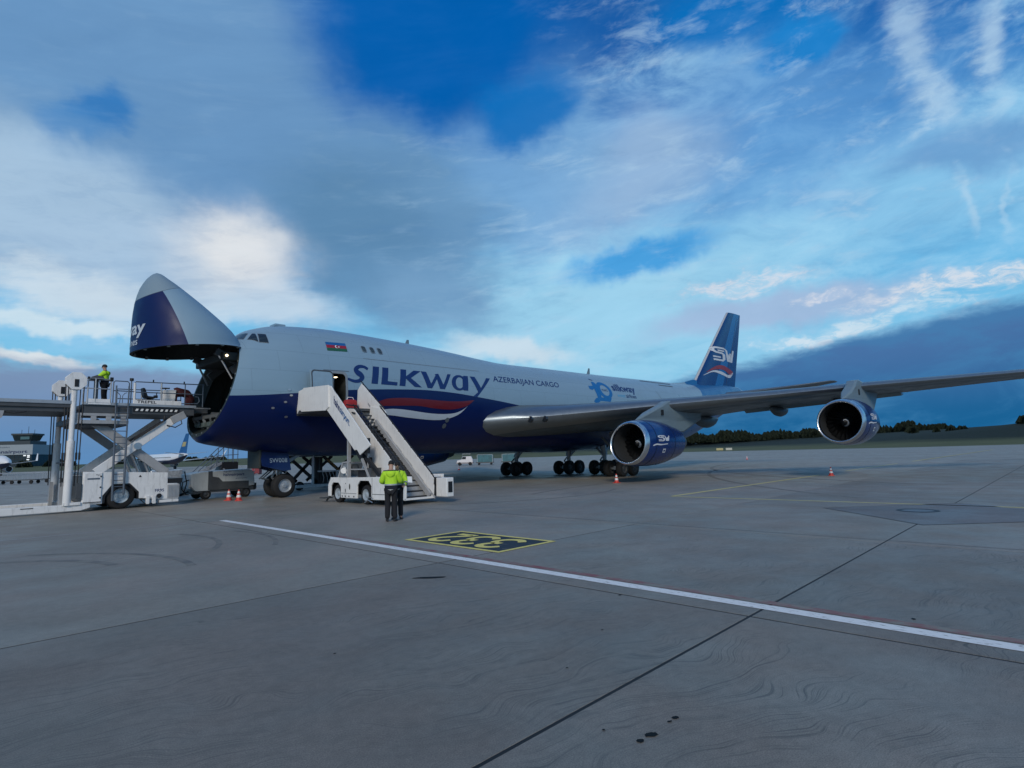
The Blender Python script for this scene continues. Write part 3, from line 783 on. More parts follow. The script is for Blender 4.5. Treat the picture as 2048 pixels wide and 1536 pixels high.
# forward left door: open leaf standing off the skin ahead of the doorway, dark doorway behind
def rrect(x0, x1, z0, z1, r, n=5):
    o = []
    for cx, cz, a0 in ((x1-r, z1-r, 0), (x0+r, z1-r, 90), (x0+r, z0+r, 180), (x1-r, z0+r, 270)):
        for i in range(n+1):
            a = R(a0+90*i/n); o.append((cx+r*math.cos(a), cz+r*math.sin(a)))
    return o
fr = decal('door_frame', ring2d(rrect(DX0-.10, DX1+.10, DZ0-.10, DZ1+.10, .24), rrect(DX0+.03, DX1-.03, DZ0+.03, DZ1-.03, .18)), on_hull(.016), mat('door_frame_paint', (.22, .25, .27), .4), air, .2)
mb = MB()
for i, (z0, z1) in enumerate(zip(np.linspace(4.55, 6.38, 9)[:-1], np.linspace(4.55, 6.38, 9)[1:])):
    for x0, x1 in ((7.82, 8.40), (8.40, 8.98)):
        y = [-(yf(8.4, z)+.42) for z in (z0, z1)]
        mb.add([(x0, y[0], z0), (x1, y[0], z0), (x1, y[1], z1), (x0, y[1], z1), (x0, y[0]+.16, z0), (x1, y[0]+.16, z0), (x1, y[1]+.16, z1), (x0, y[1]+.16, z1)],
               [(0, 1, 2, 3), (7, 6, 5, 4), (0, 4, 5, 1), (2, 6, 7, 3), (0, 3, 7, 4), (1, 5, 6, 2)])
leaf = part('cabin_door', mb, mat('door_leaf', (.25, .37, .46), .4, var=.08, dirt=.2), air, 50)
def on_leaf(x, z): return (x, -(yf(8.4, z)+.435), z)
decal('door_edge', ring2d(rrect(7.80, 9.0, 4.53, 6.40, .2), rrect(7.86, 8.94, 4.59, 6.34, .16)), on_leaf, DGREY, leaf, .25)
decal('door_handle', poly2d([(8.2, 5.50), (8.85, 5.52), (8.85, 5.58), (8.2, 5.56)]), on_leaf, BLACK, leaf, 0)
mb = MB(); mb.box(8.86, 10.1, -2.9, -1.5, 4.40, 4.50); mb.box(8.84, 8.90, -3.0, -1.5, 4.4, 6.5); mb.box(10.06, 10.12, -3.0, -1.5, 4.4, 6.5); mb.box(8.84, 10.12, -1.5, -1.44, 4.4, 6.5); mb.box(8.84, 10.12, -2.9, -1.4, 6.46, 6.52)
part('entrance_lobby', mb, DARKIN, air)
mb = MB(); mb.box(9.55, 9.68, -2.75, -2.6, 6.20, 6.24)
part('lobby_lamp', mb, mat('lamp_lit', (1, .9, .7)), air)
mb = MB(); mb.tube([(9.15, -2.95, 4.6), (9.25, -2.7, 6.3)], .035); mb.tube([(9.35, -2.9, 4.6), (9.5, -2.7, 6.2)], .03)
part('lobby_rail', mb, STEEL, air, 40)
# ================================================================== wings, tail, engines, gear
def foil(t, n=14):
    xs = [(1-math.cos(PI*i/n))/2 for i in range(n+1)]
    th = lambda x: 5*t*(.2969*math.sqrt(x)-.1260*x-.3516*x*x+.2843*x**3-.1036*x**4)
    cam = lambda x: .018*math.sin(PI*x)
    return [(x, cam(x)+th(x)) for x in xs[::-1]] + [(x, cam(x)-th(x)) for x in xs[1:-1]]
W = [  # |y|, x of leading edge, z of leading edge, z of trailing edge, chord, thickness
    (2.4, 19.6, 4.02, 3.75, 16.9, .132), (3.2, 20.15, 4.12, 3.80, 16.3, .132), (4.4, 21.2, 4.20, 3.90, 15.2, .125), (6.0, 22.62, 4.28, 4.00, 14.1, .120),
    (9.3, 25.54, 4.55, 4.28, 11.5, .118), (12.5, 28.4, 4.84, 4.60, 9.2, .11), (17, 32.4, 5.20, 5.08, 8.05, .10), (20.8, 35.7, 5.55, 5.40, 7.2, .095),
    (25.7, 40.05, 5.92, 5.86, 5.95, .09), (30, 43.9, 6.25, 6.25, 4.95, .085), (32.1, 45.8, 6.42, 6.42, 4.35, .08), (32.35, 46.6, 6.46, 6.46, 3.2, .05)]
def wing_ring(w, sgn):
    y, x, z, zt, c, t = w
    return [(x+c*a, sgn*y, z+(zt-z)*a+c*b) for a, b in foil(t)]
def build_wing(sgn):
    mb = MB(); rings = [wing_ring(w, sgn) for w in W]; n = len(rings[0]); mb.loft(rings)
    k = 0
    for r in range(len(rings)-1):
        for i in range(n):
            a = rings[r][i]; 
            if 11 <= i <= 16: mb.m[k] = 1
            k += 1
    wg = part('wing', mb, [WING_M, ALU], air, 50)
    # canoe fairings of the flap tracks
    for y, L, h in ((7.4, 4.6, .85), (10.6, 4.2, .75), (15.2, 3.6, .62), (18.6, 3.2, .5)):
        i = next(j for j in range(len(W)-1) if W[j][0] <= y <= W[j+1][0]); t = (y-W[i][0])/(W[i+1][0]-W[i][0])
        lx = W[i][1]*(1-t)+W[i+1][1]*t; cc = W[i][4]*(1-t)+W[i+1][4]*t; zt = W[i][3]*(1-t)+W[i+1][3]*t
        x1 = lx+cc+.75; m = MB(); rg = []
        for u in np.linspace(0, 1, 9):
            s = max(.03, math.sin(PI*(.03+.955*u))**.6); x = x1-L*(1-u)
            rg.append([(x, sgn*y+.28*s*math.cos(q), zt-.18-h*.42*s+.62*h*s*math.sin(q)) for q in np.linspace(0, 2*PI, 13)[:-1]])
        m.loft(rg); part('flap_fairing', m, WING_M, wg, 50)
    for y0, y1 in ((3.4, 9.6), (13.2, 22.0)):                # trailing flaps as slim blades under the trailing edge
        m = MB(); pr_ = []
        for y in (y0, y1):
            i = next(j for j in range(len(W)-1) if W[j][0] <= y <= W[j+1][0]); t = (y-W[i][0])/(W[i+1][0]-W[i][0])
            lx = W[i][1]*(1-t)+W[i+1][1]*t; cc = W[i][4]*(1-t)+W[i+1][4]*t; zt = W[i][3]*(1-t)+W[i+1][3]*t
            pr_.append([(lx+cc*.86, sgn*y, zt-.05), (lx+cc+.12, sgn*y, zt-.10), (lx+cc*.9, sgn*y, zt-.26)])
        m.loft(pr_); part('flap', m, PYLON_M, wg)
    # landing lights let into the root leading edge
    for y, x in ((5.25, 21.94), (5.95, 22.57)):
        m = MB(); m.lathe([(-.06, .03), (-.05, .20), (.10, .22)], (x+.08, sgn*y, 4.12), 'X', 14)
        part('landing_light', m, mat('lamp_lens', (.02, .025, .03), .1, spec=.9), wg, 40)
    m = MB()
    for i in range(9):                                        # static wicks
        y = 21+i*1.2; j = next(j for j in range(len(W)-1) if W[j][0] <= y <= W[j+1][0]); t = (y-W[j][0])/(W[j+1][0]-W[j][0])
        x = (W[j][1]+W[j][4])*(1-t)+(W[j+1][1]+W[j+1][4])*t; z = W[j][3]*(1-t)+W[j+1][3]*t
        m.box(x, x+.3, sgn*y-.01, sgn*y+.01, z-.01, z+.01)
    part('static_wick', m, DGREY, wg)['kind'] = 'stuff'
    return wg
build_wing(-1); build_wing(1)
# wing to body fairing under the belly
mb = MB(); rg = []
for x in np.linspace(19.0, 41, 16):
    u = (x-19.0)/22; s = math.sin(PI*u)**.45 if 0 < u < 1 else .05
    rg.append([(x, 3.42*s*math.cos(q) if abs(math.cos(q)) < .95 else 3.42*s*math.copysign(.95, math.cos(q)), 3.6+(-1.62*s*(abs(math.sin(q))**.7))) for q in np.linspace(0, PI, 15)])
mb.loft(rg, closed=False, caps=False)
part('belly_fairing', mb, paint_nodes('belly_paint', plain(HULL_B, True)), air, 60, fix=False)

# ---- fin
def fin_sec(z):
    t = (z-9.0)/(19.25-9.0); xl = 55.2+(66.15-55.2)*t; xt = 66.85+(70.45-66.85)*t; return xl, xt
def fin_half(x, z):
    xl, xt = fin_sec(z); u = max(0, min(1, (x-xl)/(xt-xl))); tt = .095
    return (xt-xl)*5*tt*(.2969*math.sqrt(u)-.1260*u-.3516*u*u+.2843*u**3-.1036*u**4)
def fin_build(t, geo, sp, mth, mix, noise):
    x, y, z = sp.outputs
    a = mth('SUBTRACT', x, mth('MULTIPLY', z, .775))          # along the light ray painted on the fin
    wdt = mth('ADD', mth('MULTIPLY', z, -.035), 2.60)
    d = mth('SUBTRACT', a, 53.0)
    inside = mth('MULTIPLY', mth('GREATER_THAN', d, 0.0), mth('LESS_THAN', d, wdt))
    c = mix(mth('MULTIPLY', inside, .75), S(11, 54, 110), S(34, 112, 174))
    le = mth('SUBTRACT', x, mth('ADD', mth('MULTIPLY', mth('SUBTRACT', z, 9.0), 1.0683), 55.2))
    c = mix(mth('LESS_THAN', le, .20), c, (.45, .46, .47))
    return panel_lines(t, geo, mth, mix, c, (3.4, 2.2), .25)
FIN_M = paint_nodes('fin_paint', fin_build, .26, .4)
mb = MB(); rg = []
for z in np.linspace(8.6, 19.25, 12):
    xl, xt = fin_sec(z); xs = [(1-math.cos(PI*i/14))/2 for i in range(15)]
    rg.append([(xl+(xt-xl)*u, fin_half(xl+(xt-xl)*u, z), z+.45*u*max(0, (z-17)/2.25)*.6) for u in xs[::-1]]+[(xl+(xt-xl)*u, -fin_half(xl+(xt-xl)*u, z), z+.45*u*max(0, (z-17)/2.25)*.6) for u in xs[1:-1]])
mb.loft(rg); fin = part('tail_fin', mb, FIN_M, air, 50)
mb = MB(); mb.loft([[(49.5, -.02, 8.95), (56.5, -.55, 8.6), (56.5, .55, 8.6), (49.5, .02, 8.95)], [(53.0, -.02, 9.22), (57, -.42, 9.2), (57, .42, 9.2), (53, .02, 9.22)], [(55.6, -.02, 9.75), (57.2, -.3, 9.75), (57.2, .3, 9.75), (55.6, .02, 9.75)]])
part('dorsal_fillet', mb, HULL, fin, 60)
mb = MB(); r1 = []
for z in (9.9, 18.6):
    xl, xt = fin_sec(z); c = xt-xl; r1.append(z)
def on_fin(x, z): return (x, -fin_half(x, z)-.02, z)
decal('rudder_gap', stroke2d([(fin_sec(z)[0]+.70*(fin_sec(z)[1]-fin_sec(z)[0]), z) for z in np.linspace(9.7, 18.9, 8)], .05), on_fin, LINE, fin, .5)
FW = mat('logo_white', (.62, .65, .68), .4, var=.05)
def sw_logo(x0, z0, w, h, k=1.0):
    """S of two parallel bars and W drawn in the same double line"""
    t = .155
    a = [(.52, .96), (.14, .96), (.04, .88), (.04, .74), (.14, .64), (.44, .46), (.50, .34), (.44, .10), (.36, .05), (.04, .05)]
    a = [(.50, .95), (.15, .95), (.05, .88), (.05, .72), (.15, .62), (.40, .58), (.47, .50), (.47, .18), (.40, .07), (.02, .07)]
    b = [(.50, .76), (.22, .76)]; b2 = [(.32, .28), (.02, .28)]
    w1 = [(.50, .95), (.60, .84), (.66, .08), (.72, .06), (.80, .70)]
    w2 = [(.66, .60), (.76, .08), (.82, .06), (.96, .96)]
    sh = join2d(stroke2d(a, [t*.78]*10), stroke2d(b, t*.62), stroke2d(b2, t*.62), stroke2d(w1, t*.55), stroke2d(w2, t*.55))
    return xf(sh, dx=x0, dy=z0, sx=w, sy=h)
def shearz(sh, x0, k): return [(p[0], p[1]+k*(p[0]-x0)) for p in sh[0]], sh[1]
decal('tail_logo', shearz(sw_logo(60.4, 12.45, 6.7, 1.75), 60.4, .02), on_fin, FW, fin, .5)
decal('tail_ribbon', poly2d(curve2d([(58.4, 10.85), (60.9, 11.75), (63.3, 12.0), (66.3, 11.55)], 6)+curve2d([(66.4, 11.40), (65.4, 11.0), (63.2, 11.45), (60.6, 11.3), (58.4, 10.8)], 6)), on_fin, mat('tail_red', S(142, 50, 60), .45), fin, .4)
decal('tail_ribbon', poly2d(curve2d([(57.6, 10.40), (60.0, 11.12), (62.4, 11.2), (64.6, 10.95), (66.5, 11.45)], 6)+curve2d([(66.45, 11.30), (65.1, 10.62), (62.6, 10.80), (60.0, 10.95), (57.6, 10.36)], 6)), on_fin, FW, fin, .4)
# ---- tailplanes
T = [(1.0, 59.6, 8.05, 9.2, .10), (3.0, 61.2, 8.25, 7.6, .10), (7, 64.4, 8.75, 5.2, .095), (10.9, 67.5, 9.28, 2.7, .09), (11.15, 68.1, 9.32, 1.7, .06)]
for sg in (-1, 1):
    mb = MB(); rings = []
    for y, x, z, c, t in T: rings.append([(x+c*a, sg*y, z-.012*c*a*8*0+c*(b-.018*math.sin(PI*a))) for a, b in foil(t)])
    mb.loft(rings)
    n = len(rings[0])
    for r in range(len(rings)-1):
        for i in range(n):
            if 11 <= i <= 16: mb.m[r*n+i] = 1
    part('tailplane', mb, [WING_M, ALU], air, 50)
mb = MB(); mb.lathe([(0, .34), (.5, .30), (.75, .24), (.76, .17), (.3, .15)], (68.7, 0, 8.42), 'X', 16); part('exhaust_outlet', mb, DGREY, air, 50)

# ---- engines
LINE2 = mat('cowl_gap', (.004, .008, .02), .6)
def build_engine(x, y, z, pyl):
    eng = MB()
    sh = lambda p: Vector((p.x + .15*p.z*max(0, 1-p.x/2.2), p.y, p.z))
    eng.lathe([(.34, 1.305), (.6, 1.345), (1.1, 1.385), (1.9, 1.40), (2.6, 1.375), (3.3, 1.30), (4.0, 1.19), (4.7, 1.06), (5.2, .97), (5.2, .90), (4.2, .88)], (x, y, z), 'X', 48, 0, sh)
    e = part('engine', eng, [COWL_M], air, 40)
    m = MB(); m.lathe([(.34, 1.305), (.16, 1.275), (.05, 1.235), (.0, 1.185), (.02, 1.145), (.10, 1.115), (.22, 1.10)], (x, y, z), 'X', 48, 0, sh); part('inlet_lip', m, LIP_M, e, 60)
    m = MB(); m.lathe([(.22, 1.10), (.5, 1.105), (1.0, 1.15), (1.5, 1.17), (1.9, 1.17)], (x, y, z), 'X', 48, 0, sh); part('inlet_duct', m, DUCT_M, e, 60, fix=False)
    m = MB(); m.disc((x+1.95, y, z), 1.18, 'X', 40); part('fan_case', m, BLACK, e)
    FB = mat('fan_blade_metal', (.03, .032, .035), .35, .7)
    bl = MB()
    for i in range(2):
        rr = (.36, .55, .8, 1.15)[0:4]
    v = []
    for r, tw, ch in ((.36, .25, .12), (.7, .55, .16), (1.14, .95, .17)):
        v += [(-ch*math.cos(tw), -ch*math.sin(tw), r), (ch*math.cos(tw), ch*math.sin(tw), r)]
    bl.add(v, [(0, 1, 3, 2), (2, 3, 5, 4)])
    base = None
    for i in range(24):
        if base is None:
            me_ = bpy.data.meshes.new('fan_blade'); me_.from_pydata(bl.v, [], bl.f); base = me_; me_.materials.append(FB)
        o = bpy.data.objects.new('fan_blade', base); C.objects.link(o); o.parent = e; o.location = (x+1.6-30, y, z); o.rotation_euler = (2*PI*i/24, 0, 0)
    m = MB(); m.lathe([(.95, .02), (1.0, .10), (1.15, .20), (1.4, .31), (1.65, .37)], (x, y, z), 'X', 24); part('spinner', m, mat('spinner_grey', (.02, .021, .023), .35), e, 60)
    sp = stroke2d([(.05+.022*i, i*.42) for i in range(11)], .001)
    v = []; f = []
    for i in range(12):
        a = 1.0+i*.36; r0 = .07+.014*i
        for r in (r0, r0+.045+.002*i):
            d = float(np.interp(r, [.02, .10, .20, .31, .37], [.95, 1.0, 1.15, 1.4, 1.65])); v.append((x+d-.02, y+r*math.cos(a), z+r*math.sin(a)))
    f = [(2*i, 2*i+1, 2*i+3, 2*i+2) for i in range(11)]
    m = MB(); m.add(v, f); part('spinner_swirl', m, FW, e)
    m = MB(); m.lathe([(4.5, .80), (5.3, .74), (6.0, .60), (6.3, .50), (6.3, .44), (5.6, .40)], (x, y, z), 'X', 28); m.lathe([(5.6, .36), (6.5, .28), (7.1, .03)], (x, y, z), 'X', 20)
    part('exhaust_nozzle', m, mat('hot_metal', (.16, .15, .14), .38, .85, var=.3), e, 50)
    for d_, r_ in ((1.02, 1.383), (3.32, 1.300)):      # gaps between inlet, fan cowl and reverser
        m = MB(); m.lathe([(d_-.022, r_+.006), (d_+.022, r_+.004)], (x, y, z), 'X', 48, 0, sh); part('cowl_seam', m, LINE2, e, 60, fix=False)
    # pylon carrying it
    m = MB(); rg = []
    P = pyl
    for (u, t) in ((0, .12), (.12, .42), (.5, .60), (.85, .42), (1, .10)): pass
    pts = [(x+a, z+b) for a, b in P]
    n = len(pts); half = [.10 if i in (0,) else .30 for i in range(n)]
    vv = [(p[0], y-h, p[1]) for p, h in zip(pts, half)] + [(p[0], y+h, p[1]) for p, h in zip(pts, half)]
    tr = [tuple(q) for q in tessellate_polygon([[Vector((p[0], p[1], 0)) for p in pts]])]
    m.add(vv, tr+[tuple(n+i for i in q[::-1]) for q in tr]+[(i, (i+1) % n, n+(i+1) % n, n+i) for i in range(n)])
    py = part('engine_pylon', m, PYLON_M, air, 30, bev=.10)
    m = MB(); m.box(x+3.55, x+3.85, y-.325, y-.29, z+1.72, z+2.06); m.box(x+3.55, x+3.85, y+.29, y+.325, z+1.72, z+2.06); part('pylon_vent', m, BLACK, py)
    # lettering on both cowl sides
    def on_cowl(side):
        def f(u, v):
            r = float(np.interp(u, [0, .34, .6, 1.1, 1.9, 2.6, 3.3, 4.0], [1.2, 1.305, 1.345, 1.385, 1.40, 1.375, 1.30, 1.19]))+.012
            a = v/1.36; p = sh(Vector((u, r*math.cos(a), r*math.sin(a)))); return (x+p.x, y+side*p.y, z+p.z)
        return f
    for side in (-1, 1):
        decal('cowl_logo', sw_logo(1.15, .05, 1.35, .34), on_cowl(side), FW, e, .2)
        decal('cowl_ribbon', stroke2d(curve2d([(.62, -.20), (.95, -.12), (1.45, -.14), (2.2, -.10)], 4), [.03]+[.075]*8+[.05]*4), on_cowl(side), FW, e, .2)
        decal('cowl_placard', ring2d([(1.72, -.62), (2.02, -.62), (2.02, -.38), (1.72, -.38)], [(1.78, -.56), (1.96, -.56), (1.96, -.44), (1.78, -.44)]), on_cowl(side), FW, e, .2)
    return e
PIN = [(.95, 1.36), (2.2, 1.85), (3.6, 2.30), (4.5, 2.66), (5.6, 2.75), (9.2, 2.10), (9.0, 1.55), (6.6, .70), (5.2, .70), (4.2, 1.05), (2.2, 1.25)]
POUT = [(.95, 1.36), (2.0, 1.85), (2.9, 2.25), (3.4, 2.62), (4.2, 2.72), (7.6, 2.35), (8.8, 2.05), (7.0, .62), (5.4, .70), (4.2, 1.05), (2.2, 1.25)]
for sg in (-1, 1):
    build_engine(23.3, 11.7*sg, 2.36, PIN); build_engine(31.6, 20.8*sg, 3.26, POUT)

# ---- landing gear
def wheel(parent, c, r, w, hub, rimmat, tyre='tyre'):
    x, y, z = c
    m = MB(); m.lathe([(-w*.5, r*.55), (-w*.5, r*.80), (-w*.42, r*.93), (-w*.25, r*.99), (0, r), (w*.25, r*.99), (w*.42, r*.93), (w*.5, r*.80), (w*.5, r*.55)], c, 'Y', 32)
    t = part('tyre', m, RUBBER, parent, 40)
    m = MB(); m.lathe([(-w*.5, r*.56), (-w*.42, r*.50), (-w*.30, r*.44), (-w*.33, r*.20), (-w*.46, r*.16), (-w*.46, .01)], c, 'Y', 24)
    m.lathe([(w*.5, r*.56), (w*.42, r*.50), (w*.30, r*.44), (w*.33, r*.20), (w*.46, r*.16), (w*.46, .01)], c, 'Y', 24)
    for i in range(8):
        a = 2*PI*i/8; q = r*.33
        for s in (-1, 1): m.cyl((x+q*math.cos(a), y+s*w*.30, z+q*math.sin(a)), (x+q*math.cos(a), y+s*w*.36, z+q*math.sin(a)), r*.045, n=6)
    part('rim', m, rimmat, parent, 40)
RIM2 = mat('shaded_rim', (.07, .075, .08), .6, .2, var=.3)  # main gear rims: shade under the belly put into a darker rim colour
RIM = mat('wheel_rim_paint', (.36, .40, .44), .45, .3, var=.2)
GEAR = mat('gear_grey_paint', (.30, .33, .35), .4, .3, var=.25, dirt=.5)
m = MB(); m.cyl((7.9, 0, .62), (7.9, 0, 1.5), .13, n=14); m.cyl((7.9, 0, 1.4), (8.0, 0, 2.9), .20, n=14); m.cyl((7.9, -.62, .62), (7.9, .62, .62), .10, n=10)
m.beam((7.9, 0, 1.6), (9.6, 0, 2.6), .16, .16); m.beam((7.95, -.1, 1.7), (8.2, -.55, 2.5), .08, .08); m.beam((7.95, .1, 1.7), (8.2, .55, 2.5), .08, .08)
m.box(7.5, 7.75, -.35, .35, 1.55, 1.72); m.beam((7.62, -.15, 1.5), (7.42, -.15, 1.05), .07, .08); m.beam((7.42, -.15, 1.05), (7.72, -.15, .75), .07, .08)
ng = part('nose_gear', m, GEAR, air, 40)
for yy in (-.46, .46): wheel(ng, (7.9, yy, .62), .62, .44, .3, RIM)
m = MB(); m.tube([(7.7, -.3, 1.7), (7.45, -.45, 1.45), (7.6, -.4, 1.1)], .025); m.tube([(8.1, -.3, 2.3), (8.3, -.35, 1.7), (8.1, -.2, 1.2)], .03); m.tube([(7.72, .3, 1.75), (7.4, .2, 1.6), (7.3, 0, 1.35)], .02)
part('hydraulic_hose', m, STEEL, ng, 40)
m = MB(); m.beam((7.2, -.15, .95), (6.85, -.15, 1.05), .3, .06); m.beam((7.5, -.18, 1.5), (6.9, -.18, 1.0), .07, .05); m.beam((7.5, .18, 1.5), (6.9, .18, 1.0), .07, .05); part('towing_link', m, DGREY, ng)
for zz in (1.62, ): 
    for yy in (-.24, .24):
        m = MB(); m.lathe([(-.10, .03), (-.09, .09), (0, .10)], (7.55, yy, 1.82), 'X', 12); part('taxi_light', m, STEEL, ng, 40)
for yy in (-.62, .62):
    m = MB(); s = math.copysign(1, yy)
    m.add([(6.55, yy, 2.42), (8.05, yy, 2.28), (8.12, yy+s*.22, 1.42), (7.75, yy+s*.22, 1.36), (6.62, yy+s*.18, 1.66)], [(0, 1, 2, 3, 4)])
    d = part('nose_gear_door', m, mat('door_blue', HULL_B, .35, coat=.4), air); so = d.modifiers.new('thick', 'SOLIDIFY'); so.thickness = .05
def on_gdoor(x, z): return (x, -.70-.22*(2.35-z)/.95, z)
decal('lettering', xf(text2d('SW008', w=.92, h=.22), dx=7.02, dy=1.83), on_gdoor, mat('door_letter', (.30, .40, .50), .5), air, 0)
m = MB(); m.box(6.5, 6.62, -.75, .75, 1.55, 2.5); part('nose_gear_door', m, mat('door_inside', (.03, .036, .032), .6), air, bev=.03)
def truck(x, y, top):
    m = MB(); m.cyl((x, y, .75), (x, y, 1.7), .17, n=14); m.cyl((x, y, 1.6), (x+top[0], y+top[1], 3.4), .26, n=14)
    m.beam((x-.85, y, .66), (x+.85, y, .66), .22, .26); m.beam((x, y, 1.7), (x+1.5, y+top[1]*.8, 3.2), .16, .16); m.beam((x, y, 1.5), (x+.1, y-math.copysign(1.7, y), 3.0), .13, .13)
    for q in (-.73, .73): m.cyl((x+q, y-.72, .62), (x+q, y+.72, .62), .09, n=10)
    m.beam((x-.25, y, 1.5), (x-.65, y, 1.2), .08, .1); m.beam((x-.65, y, 1.2), (x-.2, y, .85), .08, .1)
    g = part('main_gear', m, GEAR, air, 40)
    for q in (-.73, .73):
        for yy in (-.56, .56): wheel(g, (x+q, y+yy, .62), .61, .46, .3, RIM2)
for y, x, tp in ((-5.5, 31.9, (.2, .8)), (5.5, 31.9, (.2, -.8)), (-1.92, 34.9, (0, .2)), (1.92, 34.9, (0, -.2))): truck(x, y, tp)
# ================================================================== apron, markings, fields
def ground_mat(name, base, slab=True, swirl=1.0):
    m = bpy.data.materials.new(name); m.use_nodes = True; t = m.node_tree; b = t.nodes['Principled BSDF']
    N = t.nodes.new; L = t.links.new
    geo = N('ShaderNodeNewGeometry'); oi = N('ShaderNodeObjectInfo')
    def noise(scale, detail=6, rough=.6, vec=None, dist=0):
        n = N('ShaderNodeTexNoise'); n.inputs['Scale'].default_value = scale; n.inputs['Detail'].default_value = detail; n.inputs['Roughness'].default_value = rough; n.inputs['Distortion'].default_value = dist
        L(vec if vec is not None else geo.outputs['Position'], n.inputs['Vector']); return n.outputs[0]
    def rng(x, a, c, d, e, smooth=True):
        n = N('ShaderNodeMapRange'); n.interpolation_type = 'SMOOTHSTEP' if smooth else 'LINEAR'
        L(x, n.inputs[0])
        for i, v in zip((1, 2, 3, 4), (a, c, d, e)): n.inputs[i].default_value = v
        return n.outputs[0]
    def mul(a, c):
        n = N('ShaderNodeMath'); n.operation = 'MULTIPLY'; L(a, n.inputs[0])
        if hasattr(c, 'node'): L(c, n.inputs[1])
        else: n.inputs[1].default_value = c
        return n.outputs[0]
    # broad discoloration, cloudy blotches, aggregate grain
    f = mul(rng(noise(.09, 5), .3, .7, .86, 1.10), rng(noise(.55, 7, .65), .3, .72, .88, 1.09))
    f = mul(f, rng(noise(9, 5, .7), .25, .75, .88, 1.12))
    f = mul(f, rng(noise(95, 3, .8), .3, .7, .66, 1.30))
    vo = N('ShaderNodeTexVoronoi'); vo.inputs['Scale'].default_value = 60; L(geo.outputs['Position'], vo.inputs['Vector'])
    f = mul(f, rng(vo.outputs['Distance'], 0.0, .16, .72, 1.0))
    if slab: f = mul(f, rng(oi.outputs['Random'], 0, 1, .93, 1.05, False))
    sepy = N('ShaderNodeSeparateXYZ'); L(geo.outputs['Position'], sepy.inputs[0])
    if slab:      # the nearest rows of slabs carry a dull sealing coat
        f = mul(f, rng(sepy.outputs[1], -22.02, -21.98, .84, 1.0))
    # sealer brushed on in wavy combed strokes, patchy
    mp = N('ShaderNodeMapping'); mp.inputs['Rotation'].default_value = (0, 0, R(16)); L(geo.outputs['Position'], mp.inputs[0])
    wav = N('ShaderNodeTexNoise'); wav.inputs['Scale'].default_value = 1.0; wav.inputs['Detail'].default_value = 1.5; L(mp.outputs[0], wav.inputs['Vector'])
    vv = N('ShaderNodeVectorMath'); vv.operation = 'MULTIPLY_ADD'; L(wav.outputs['Color'], vv.inputs[0]); vv.inputs[1].default_value = (1.15, 1.15, 0); L(mp.outputs[0], vv.inputs[2])
    st_ = N('ShaderNodeMapping'); st_.inputs['Scale'].default_value = (.12, 30.0, 0.0); L(vv.outputs[0], st_.inputs[0])
    lines = noise(1.9, 4, .75, st_.outputs[0])
    lines = rng(lines, .50, .64, 0, 1)
    patch = mul(rng(noise(.42, 4, .5, None, .5), .34, .52, 0, 1), rng(noise(3.0, 4, .6), .35, .6, .25, 1))
    sw = N('ShaderNodeMath'); sw.operation = 'MULTIPLY'; L(lines, sw.inputs[0]); L(patch, sw.inputs[1])
    sep = N('ShaderNodeSeparateXYZ'); L(geo.outputs['Position'], sep.inputs[0])
    nearx = rng(sep.outputs[1], -23.4, -21.4, 1, 0); nx2 = rng(sep.outputs[0], 7.4, 7.5, 1, 0)
    k = mul(mul(sw.outputs[0], mul(nearx, nx2)), .95*swirl)
    mx = N('ShaderNodeMix'); mx.data_type = 'RGBA'; L(k, mx.inputs[0])
    tint = N('ShaderNodeMix'); tint.data_type = 'RGBA'; L(rng(noise(.35, 4), .35, .65, 0, 1), tint.inputs[0])
    tint.inputs[6].default_value = (*base, 1); tint.inputs[7].default_value = (base[0]*1.05, base[1]*.985, base[2]*.99, 1)
    sc = N('ShaderNodeVectorMath'); sc.operation = 'SCALE'; L(tint.outputs[2], sc.inputs[0]); L(f, sc.inputs['Scale'])
    L(sc.outputs[0], mx.inputs[6]); mx.inputs[7].default_value = (base[0]*.30, base[1]*.31, base[2]*.32, 1)
    # rubber and oil film
    ob = rng(noise(.16, 6, .62, None, .8), .56, .74, 0, .45)
    my = N('ShaderNodeMix'); my.data_type = 'RGBA'; L(ob, my.inputs[0]); L(mx.outputs[2], my.inputs[6]); my.inputs[7].default_value = (base[0]*.55, base[1]*.58, base[2]*.62, 1)
    L(my.outputs[2], b.inputs['Base Color'])
    b.inputs['Specular IOR Level'].default_value = .5
    L(rng(noise(.7, 6),   .3, .7, .46, .68), b.inputs['Roughness'])
    bu = N('ShaderNodeBump'); bu.inputs['Strength'].default_value = .35; bu.inputs['Distance'].default_value = .006; L(noise(70, 4, .7), bu.inputs['Height']); L(bu.outputs[0], b.inputs['Normal'])
    return m
CONC = (.262, .247, .208)
GM = ground_mat('apron_concrete', CONC)
mb = MB(); mb.add([(-900, -900, -.025), (2600, -900, -.025), (2600, 2600, -.025), (-900, 2600, -.025)], [(0, 1, 2, 3)])
ground = part('ground', mb, ground_mat('far_apron_concrete', CONC, False, 0))
tag(ground, kind='structure')
GX = [-17.6, -11.3] + [.95] + [1.2+6.25*i for i in range(1, 12)]; GY = [-33.5, -27.6, -22.0, -16.25, -10.5, -4.75, 1.0, 6.75, 12.5, 18.25, 24.0]
mb = MB(); mb.add([(GX[0], GY[0], -.0035), (GX[-1], GY[0], -.0035), (GX[-1], GY[-1], -.0035), (GX[0], GY[-1], -.0035)], [(0, 1, 2, 3)])
part('joint_sealant', mb, mat('joint_tar', (.008, .009, .010), .7), ground)
slab_me = {}
wide_x = {1: .014, 2: .010}; wide_y = {-27.6: .016, -22.0: .010}
